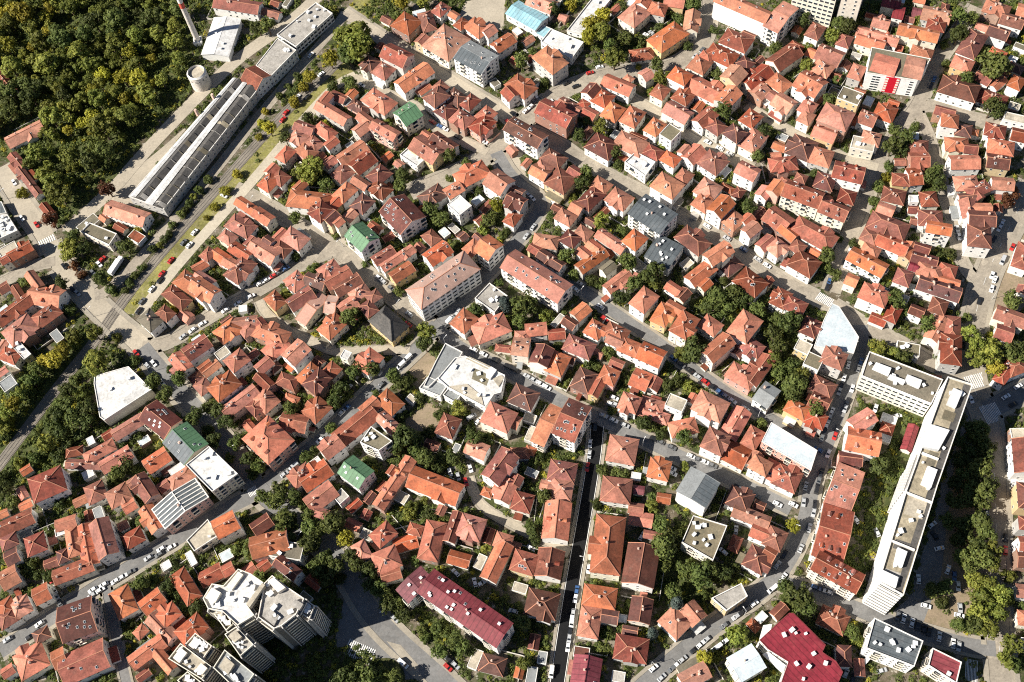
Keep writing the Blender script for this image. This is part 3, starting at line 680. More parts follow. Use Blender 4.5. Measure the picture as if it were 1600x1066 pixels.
L_('browngrey', 'apartment_block', 'long pale block with a dull brown roof beside the plaza', AB, 'long dull-brown-roofed block', [(785,200),(838,233),(857,211),(805,186)], 27, 'g', 'd', 'w', rise=2.0, sky=10, dens=3.4)
L_('white1', 'apartment_block', 'white flat-roofed block with one red lean-to edge on the long diagonal street', AB, 'white flat-roofed block', [(976,254),(1008,276),(1024,254),(993,238)], 16, 'f', 'w', 'w', units=2)
L_('whitebox', 'apartment_block', 'small white box building beside the green-topped car park corner', AB, 'small white box building', [(625,243),(652,261),(665,249),(637,232)], 13, 'f', 'w', 'w', units=1)
# centre
L_('brown', 'apartment_block', 'white block with a dark brown stepped mansard roof full of skylights', AB, 'brown mansard block', [(592,331),(625,364),(665,341),(632,304)], 23, 'g', 'd', 'w', rise=4.2, sky=16)
L_('green2', 'apartment_block', 'white corner block with a green roof on the forked street', AB, 'green-roofed corner block', [(535,366),(565,392),(592,373),(570,350)], 24, 'g', 'n', 'w', rise=3.2, sky=4)
# cream corner block: two wings under one pinkish tile roof
r, h, q = L_('cream', 'apartment_block', 'large cream corner block with pinkish roof and balconies above the shaded street', AB, 'large cream corner block', [(637,453),(660,487),(748,416),(722,393)], 29, 'h', 'p', 'w', rise=4, sky=18, wide=True, dens=3.2)
L_('cream2', 'apartment_block', 'orange-tiled five storey block adjoining the cream corner block along the shaded street', AB, None, [(738,390),(760,404),(789,386),(765,368)], 24, 'g', 'o', 'w', rise=3, wide=True)
L_('pinklong', 'apartment_block', 'long white block with a wide pinkish roof, two wings stepped', AB, 'long pinkish-roofed block', [(783,413),(866,476),(899,443),(805,396)], 23, 'g', 'u', 'w', rise=3.0, sky=16, dens=3.6)
L_('grey1', 'apartment_block', 'white block with a slate-grey roof and four vents on the diagonal street', AB, 'upper slate-grey block', [(981,331),(1032,369),(1057,332),(1010,307)], 27, 'g', 'e', 'w', rise=1.4, vents=5)
L_('grey2', 'apartment_block', 'smaller slate-grey roofed white block just below the other slate-grey block', AB, 'lower slate-grey block', [(1005,399),(1042,419),(1070,387),(1033,369)], 17, 'g', 'e', 'w', rise=1.2, vents=7)
L_('hall1', 'assembly_hall', 'white flat-roofed hall with a skewed outline beside the long pinkish roof', 'hall', 'white skewed hall', [(742,467),(765,443),(793,463),(773,489)], 14, 'f', 'x', 'w', units=5, dens=4)
L_('pyramid', 'assembly_hall', 'cream hall under a dark olive-grey pyramid roof at the street fork', 'hall', 'dark pyramid-roofed hall', [(575,501),(612,531),(638,511),(603,478)], 14, 'h', 'a', 'y', rise=6.5, chimneys=0)
# right side
L_('terr1', 'apartment_block', 'cream stepped apartment row with balconies under rust tiles, upper half', AB, 'cream stepped apartment row', [(1219,305),(1276,325),(1290,303),(1233,282)], 26, 'g', 'r', 'c', rise=3.5, dens=2.6, sky=5, dormers=3)
L_('terr2', 'apartment_block', 'lower half of the cream stepped apartment row, with tall blank bays', AB, None, [(1277,332),(1319,345),(1328,328),(1289,308)], 24, 'g', 'r', 'c', rise=3.2, dens=4.2, dormers=3)
L_('bluetrim', 'apartment_block', 'orange-roofed block with light blue window bays and twin dormers', AB, 'blue-trimmed orange block', [(1322,399),(1373,438),(1392,410),(1334,392)], 18, 'g', 'o', 'w', dormers=3)
L_('whitehouse', 'apartment_block', 'tall white house with two stepped orange roofs between the two lanes', AB, 'tall white stepped house', [(1446,362),(1484,368),(1488,352),(1449,345)], 28, 'g', 'o', 'w')
L_('metal', 'market_hall', 'pale metal-roofed wedge-shaped hall at the zebra crossing', 'hall', 'pale metal wedge hall', [(1272,541),(1287,500),(1300,474),(1311,479),(1342,527),(1334,552)], 16, 'f', 'q', 'w', par=.15, wins=False)
L_('pinkblock', 'apartment_block', 'pink block with a pale flat sheet roof beside the car-lined street', AB, 'pale-roofed pink block', [(1190,690),(1267,735),(1277,704),(1205,660)], 19, 'f', 'q', 'p', par=.2, dens=3)
L_('Lwing', 'apartment_block', 'five storey cream wing with a weedy dark roof and white roof huts', AB, 'weedy-roofed cream wing', [(1358,550),(1346,588),(1455,632),(1473,594)], 29, 'f', 'k', 'c', wide=True, dens=2.7, units=6)
for pa in ([(1364,574),(1389,585),(1393,575),(1369,566)], [(1414,595),(1437,605),(1441,594),(1418,585)], [(1388,589),(1413,599),(1415,594),(1391,585)]):
    rr, hh, _ = LM['Lwing']; add_box_part(rr, 'roof_hut', pa, hh-.05, hh+2.4, M['unit'])
r, h, q = L_('slab', 'slab_block', 'very long eight storey white slab with parapet roof, casting the widest shadow', 'slab block', 'very long white slab', [(1480,590),(1437,707),(1415,768),(1372,910),(1411,931),(1464,760),(1519,602)], 54, 'f', 'v', 'w', wins=False, par=1.1, units=14)
for pa in ([(1490,606),(1480,630),(1494,636),(1504,612)], [(1455,663),(1443,698),(1467,703),(1484,672)], [(1450,728),(1440,755),(1455,762),(1465,734)], [(1403,855),(1397,880),(1410,886),(1418,862)], [(1378,890),(1373,906),(1400,918),(1404,902)]):
    add_box_part(r, 'roof_hut', pa, h-.05, h+2.2, M['unit'])
for pa, mk in (([(1453,704),(1467,709),(1458,731),(1445,725)], 'k'), ([(1421,775),(1449,785),(1441,812),(1412,803)], 'c'), ([(1400,842),(1424,850),(1419,866),(1395,856)], 'a'), ([(1476,640),(1494,646),(1489,660),(1471,654)], 'k'), ([(1384,888),(1408,896),(1402,914),(1378,904)], 'x')):
    add_box_part(r, 'roof_patch', pa, h-.05, h+.09, TILE[mk])
for pa in ([(1441,706),(1467,716),(1466,719),(1440,709)], [(1417,768),(1458,784),(1457,787),(1416,771)], [(1391,842),(1430,858),(1429,861),(1390,845)]):
    add_box_part(r, 'roof_kerb', pa, h-.05, h+1.0, M['parapet'])
add_box_part(r, 'roof_gallery', [(1506,600),(1458,742),(1398,925),(1408,929),(1464,760),(1517,603)], h-.05, h+.05, TILE['a'])
lp = ccw(to_local(q, r.location.x, r.location.y, r.rotation_euler.z)); cxx, cyy, rzz = r.location.x, r.location.y, r.rotation_euler.z
for i in range(len(lp)):
    a, c2 = np.array(lp[i]), np.array(lp[(i+1)%len(lp)]); LL = hypot(*(c2-a)); d = (c2-a)/LL; nn = np.array([d[1], -d[0]])
    gx, gy = nn[0]*cos(rzz)-nn[1]*sin(rzz), nn[0]*sin(rzz)+nn[1]*cos(rzz)
    if not cam_facing(cxx, cyy, gx, gy): continue
    fa = atan2(d[1], d[0]); mid = (a+c2)/2; n8 = 9
    if LL < 30:
        for j in range(n8):
            z = h*(j+.62)/n8
            b = MB(); b.box(-LL/2+.3, LL/2-.3, -.9, .1, -.55, -.42); b.box(-LL/2+.3, LL/2-.3, -.95, -.82, -.55, .45); b.obj('balcony', WALL['w'], r, (mid[0], mid[1], z-.5)).rotation_euler = (0,0,fa)
            link('window', DWIN, r, (*(mid+nn*.02), z+.35), (0,0,fa), (LL*.86,1,1.2))
    else:
        for t in [(k+.5)/int(LL/9) for k in range(int(LL/9))]:
            for z in (h*.25, h*.5, h*.75):
                p = a+d*LL*t+nn*.02; link('window', WIN, r, (*p, z+R.uniform(-1.5,1.5)), (0,0,fa), (1.0,1,1.2))
L_('tiles1', 'apartment_block', 'long white terrace with a bright orange gable roof and rows of skylights', AB, 'long orange-roofed terrace', [(1290,787),(1327,801),(1351,740),(1308,722)], 14, 'g', 'o', 'w', sky=10, two='r')
L_('tiles2', 'apartment_block', 'rust-tiled middle part of the long terrace with a dark light well', AB, 'rust-tiled terrace', [(1264,866),(1314,880),(1336,803),(1292,788)], 14, 'g', 'r', 'w', dormers=5, sky=4)
L_('tiles3', 'apartment_block', 'rust-tiled end part of the terrace with cream bays above the lower street', AB, None, [(1265,888),(1336,926),(1352,900),(1283,862)], 18, 'g', 'r', 'c', dormers=6, sky=8)
# lower left
L_('hall2', 'sports_hall', 'big white-roofed hall with a canted edge beside the railway cutting', 'hall', 'big white railway hall', [(147,600),(148,588),(201,573),(237,609),(163,657),(156,652)], 17, 'f', 'w', 'c', par=.4, units=2, wins=False)
L_('brow', 'apartment_block', 'brown-roofed block first in the row beside the big white railway hall', AB, 'brown-roofed row block', [(217,650),(252,685),(288,657),(245,630)], 20, 'g', 'd', 'c', rise=2.6, sky=10)
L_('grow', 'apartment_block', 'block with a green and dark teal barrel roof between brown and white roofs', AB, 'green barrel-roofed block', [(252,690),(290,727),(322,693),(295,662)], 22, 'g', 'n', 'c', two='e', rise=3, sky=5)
L_('wrow', 'apartment_block', 'tall block with a bright white roof closing the row at the avenue', AB, 'bright white-roofed tall block', [(291,727),(332,769),(372,741),(327,698)], 24, 'f', 'w', 'c', units=5, dens=2.6)
r, h, q = L_('pinkgrey', 'apartment_block', 'long pink block with grey glazed roof and white glazing bars', AB, 'grey-glazed pink block', [(232,784),(252,819),(331,783),(312,762)], 19, 'g', 'e', 'p', rise=2.4)
L_('mar', 'apartment_block', 'five storey cream block with a maroon roof at the fork of the left street', AB, 'maroon-roofed corner block', [(97,1005),(155,984),(139,934),(92,950)], 24, 'g', 'd', 'c', rise=4, sky=12)
L_('beige', 'apartment_block', 'block with a beige flat roof terrace beside the left shaded street', AB, 'beige terrace block', [(292,845),(304,862),(342,837),(325,812)], 12, 'f', 'c', 'c', units=1)
# tower complex
TW = [('tower_block', 'stepped concrete tower with white roof nearest to the roundabout', 'white-roofed roundabout tower', [(414,912),(426,900),(448,917),(476,936),(463,961),(440,979),(429,983),(404,965),(409,938)], 34, 'x'),
 ('tower_block', 'low-set concrete stair tower against the roundabout side of the towers', None, [(466,955),(478,938),(492,947),(484,968)], 30, 'x'),
 ('tower_block', 'wide white-roofed concrete tower behind the roundabout tower', 'wide white-roofed tower', [(318,936),(332,913),(350,916),(373,890),(392,897),(412,911),(386,946),(398,962),(372,978),(348,956),(326,952)], 34, 'w'),
 ('tower_block', 'concrete tower with an ochre flat roof between the white towers', 'ochre-roofed tower', [(331,954),(344,948),(366,975),(354,986)], 31, 'k'),
 ('tower_block', 'concrete tower with a brown weathered roof between the lower towers', None, [(352,992),(370,980),(397,1008),(376,1026)], 32, 'x'),
 ('tower_block', 'white-roofed concrete tower beside the small salmon hipped house', 'lower left white tower', [(264,1030),(283,1006),(331,1042),(316,1062)], 31, 'c'),
 ('tower_block', 'cream-roofed tower wedged behind the lower left white tower', None, [(290,1008),(306,990),(332,1010),(318,1030)], 30, 'c'),
 ('tower_block', 'grey terraced concrete tower at the bottom edge', 'grey terraced tower', [(334,1044),(352,1016),(398,1054),(376,1084)], 33, 'g'),
 ('tower_block', 'weedy olive-roofed tower corner cut by the bottom edge', None, [(278,1064),(294,1050),(330,1078),(312,1096)], 31, 'k')]
for nm, lb, ph, px, hh, rc in TW:
    r, h, q = block(nm, lb, 'tower block', ph, px, 0, 'f', rc, 'k', h=hh, wins=False, par=1.0, units=8, rim=WALL['c'])
    # stacked balconies on every camera-facing wall
    lp = ccw(to_local(q, r.location.x, r.location.y, r.rotation_euler.z)); rz = r.rotation_euler.z; cnt = 0
    for i in range(len(lp)):
        a, c2 = np.array(lp[i]), np.array(lp[(i+1)%len(lp)]); LL = hypot(*(c2-a))
        if LL < 3.2: continue
        d = (c2-a)/LL; nn = np.array([d[1], -d[0]]); gx, gy = nn[0]*cos(rz)-nn[1]*sin(rz), nn[0]*sin(rz)+nn[1]*cos(rz)
        if not cam_facing(r.location.x, r.location.y, gx, gy): continue
        k = max(1, int(LL/4.6))
        for j in range(11):
            z = hh*(j+.6)/11
            for t in range(k):
                p = a+d*LL*(t+.5)/k; w2 = LL/k*.40
                if cnt >= 96: break
                b = MB(); b.box(-w2,w2,-1.1,0,-1.0,-.85); b.box(-w2,w2,-1.15,-1.0,-1.0,.0); b.obj('balcony', WALL['c'], r, (*p, z)).rotation_euler = (0,0,atan2(d[1],d[0]))
                link('window', DWIN, r, (*(p+nn*.02), z+.2), (0,0,atan2(d[1],d[0])), (w2*1.7,1,1.5)); cnt += 1
        for t in range(k+1):
            p = a+d*LL*t/k; b = MB(); b.box(-.22,.22,-1.25,0,-.3,hh+.6); b.obj('fin', WALL['g'], r, (p[0], p[1], 0)).rotation_euler = (0,0,atan2(d[1],d[0]))
    TWR = globals().setdefault('TWR', []); TWR.append((r, hh))
for i, pa, dz in ((0, [(418,908),(427,902),(446,918),(434,926)], 2.6), (0, [(455,945),(461,936),(474,944),(468,953)], 1.8), (0, [(409,962),(420,950),(436,962),(428,978)], 1.2), (2, [(384,944),(409,911),(414,914),(390,949)], 3.0), (2, [(320,934),(331,918),(345,926),(336,942)], 2.2), (2, [(352,918),(372,893),(380,898),(362,922)], 1.6), (2, [(356,952),(368,940),(390,956),(378,970)], -0.0),
        (3, [(335,952),(342,949),(352,960),(346,964)], 1.6), (4, [(356,994),(368,985),(378,995),(366,1004)], 2.0), (5, [(270,1028),(282,1012),(292,1020),(280,1036)], 1.6), (5, [(306,1046),(314,1036),(324,1044),(316,1054)], 2.2), (6, [(294,1008),(304,996),(312,1002),(302,1014)], 1.4), (7, [(342,1042),(352,1026),(366,1038),(356,1054)], 2.0)):
    if dz > 0: add_box_part(TWR[i][0], 'roof_block', pa, TWR[i][1]-.05, TWR[i][1]+dz, [TILE['x'], WALL['c'], TILE['c']][(i+int(dz*5)) % 3])
# glazing bars of the pink block
r, h, q = LM['pinkgrey']; rf = [o for o in r.children if o.name.startswith('roof')][0]
xs = [v.co.x for v in rf.data.vertices]; ys = [v.co.y for v in rf.data.vertices]; X1, Y1 = max(xs), max(ys); ZT = max(v.co.z for v in rf.data.vertices); ZE = h-.1
for i in range(7):
    for sg in (-1, 1):
        b = MB(); x = -X1+2*X1*i/6; b.bar((x,0,ZT), (x,sg*Y1,ZE+.25), .5, .25); b.obj('glazing_bar', M['parapet'], rf)
for y in (-Y1*.98, 0, Y1*.98):
    b = MB(); z = ZT if y == 0 else ZE+.3; b.bar((-X1,y,z), (X1,y,z), .5, .25); b.obj('glazing_bar', M['parapet'], rf)
# lower middle
L_('green3', 'villa_block', 'white villa block with a sage green roof inside a walled plot', AB, 'sage green-roofed villa block', [(529,738),(561,765),(583,735),(551,713)], 16, 'g', 'n', 'w', rise=2.6, sky=3)
L_('whitetower', 'apartment_block', 'white cube block with an olive roof terrace above the sage green villa', AB, 'white cube block', [(563,692),(580,667),(613,690),(592,705)], 22, 'f', 'k', 'w', units=3)
L_('pinkcorner', 'apartment_block', 'pink-walled corner house with a big orange hipped roof and dormers', AB, 'pink-walled corner house', [(378,684),(417,723),(461,690),(420,652)], 20, 'h', 'o', 'p', rise=4, dormers=5)
# school complex: plain grey roofs around a white centre
S0 = 6.5
L_('school', 'school_block', 'white flat-roofed school centre with an open brown courtyard', 'school', 'white flat-roofed school', [(684,592),(711,560),(727,557),(789,587),(783,614),(772,617),(758,637),(700,606)], 0, 'f', 'w', 'w', h=S0+1.2, units=9, dens=4)
L_('school2', 'school_block', 'grey-roofed school wing with white parapets along the dark street', 'school', None, [(681,565),(696,537),(723,551),(711,572),(684,592),(670,606),(662,604)], 0, 'f', 'g', 'w', h=S0, dens=4)
L_('school3', 'school_block', 'small grey-roofed school annex with a red tile edge toward the sandy yard', 'school', None, [(655,607),(669,589),(699,603),(688,620)], 0, 'f', 'g', 'w', h=S0-.6, dens=4)
L_('school4', 'school_block', 'square grey-roofed school annex nearest to the pale yard', 'school', None, [(692,618),(705,602),(724,612),(712,630)], 0, 'f', 'g', 'w', h=S0-1, dens=4)
rr, hh, _ = LM['school']; add_box_part(rr, 'courtyard', [(737,592),(741,575),(766,587),(760,603)], hh-.1, hh+.06, TILE['k'])
for pa, dz in (([(762,577),(768,573),(776,578),(766,592),(759,588)], 1.6), ([(770,592),(782,586),(788,590),(779,604)], .7), ([(728,560),(733,557),(768,573),(764,578)], .5), ([(700,604),(730,600),(752,618),(756,634)], .35)):
    add_box_part(rr, 'roof_block', pa, hh-.05, hh+dz, TILE['c'] if dz < 1 else M['unit'])
L_('mar2', 'apartment_block', 'four storey block with a dark maroon skylit roof above the black street', AB, 'maroon skylit block', [(860,677),(896,688),(925,640),(892,622)], 22, 'g', 'd', 'w', two='r', rise=3.2, sky=16)
L_('mar3', 'apartment_block', 'orange-roofed wing attached to the maroon skylit block', AB, None, [(832,690),(853,698),(877,640),(858,630)], 16, 'g', 'o', 'w')
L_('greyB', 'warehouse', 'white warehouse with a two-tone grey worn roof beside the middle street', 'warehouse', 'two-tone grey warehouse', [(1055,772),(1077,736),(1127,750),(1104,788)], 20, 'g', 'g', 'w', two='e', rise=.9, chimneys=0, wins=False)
L_('greyC', 'apartment_block', 'cream block with a patchy grey flat roof and rooftop boxes', AB, 'patchy grey-roofed block', [(1065,848),(1114,876),(1136,822),(1083,806)], 14, 'f', 'k', 'c', units=10)
L_('greygreen', 'apartment_block', 'white block with a grey-green metal roof on the street of parked cars', AB, 'grey-green-roofed block', [(1175,622),(1198,637),(1220,612),(1198,598)], 15, 'g', 'g', 'w', rise=2)
L_('crim', 'apartment_block', 'long white block with a crimson metal roof and round white vents', AB, 'long crimson-roofed block', [(655,928),(778,1012),(798,974),(676,888)], 17, 'g', 'm', 'w', rise=1.6, vents=12, sky=4, dens=3.4)
L_('crim2', 'apartment_block', 'short crimson-roofed wing crossing the end of the long crimson roof', AB, None, [(619,923),(641,942),(674,906),(658,885)], 15, 'g', 'm', 'w', rise=1.6, vents=4)
r, h, q = L_('crim3', 'shopping_centre', 'big crimson stepped metal-roofed centre with white curved balconies', 'shopping centre', 'big crimson stepped centre', [(1187,1000),(1216,973),(1233,958),(1240,958),(1290,1008),(1285,1019),(1306,1033),(1317,1050),(1300,1090),(1216,1080),(1232,1034),(1200,1014)], 14, 'f', 'm', 'w', par=.15, units=9, rim=TILE['m'])
for pa in ([(1187,998),(1193,977),(1206,975),(1204,990),(1196,1002)], [(1192,1022),(1200,1018),(1228,1040),(1222,1050)]):
    add_box_part(r, 'balcony', pa, h-4, h-2.2, WALL['w'])
L_('greyD', 'apartment_block', 'white block with a ribbed dark grey roof below the end of the white slab', AB, 'ribbed dark grey block', [(1353,1013),(1366,966),(1442,1002),(1428,1042)], 18, 'f', 'e', 'w', units=9)
L_('redbox', 'apartment_block', 'cream block with a flat dark crimson roof beside the lower zebra crossing', AB, 'flat crimson-roofed block', [(1450,1040),(1457,1013),(1502,1035),(1494,1068)], 17, 'f', 'm', 'c', units=1)
L_('metal2', 'villa_block', 'villa with a pale grey metal roof beside the crimson stepped centre', AB, 'pale grey metal villa', [(1135,1030),(1170,1010),(1200,1040),(1160,1064)], 12, 'g', 'q', 'c', rise=1.2)
L_('raw', 'unfinished_house', 'unfinished concrete house with bare flat slab by the bottom street', 'house', 'bare concrete house', [(1112,935),(1158,912),(1168,932),(1135,955)], 10, 'f', 'x', 'y')
L_('pale', 'church_hall', 'hall with an L-shaped pale pinkish roof and open forecourt', 'hall', 'pale L-roofed hall', [(463,500),(479,508),(513,468),(499,456)], 12, 'g', 'p', 'c', rise=2.4)
L_('pale2', 'church_hall', 'second wing of the pale pinkish roofed hall, facing the orange roofs', 'hall', None, [(503,458),(520,466),(532,488),(516,492)], 12, 'g', 'p', 'c', rise=2.2)
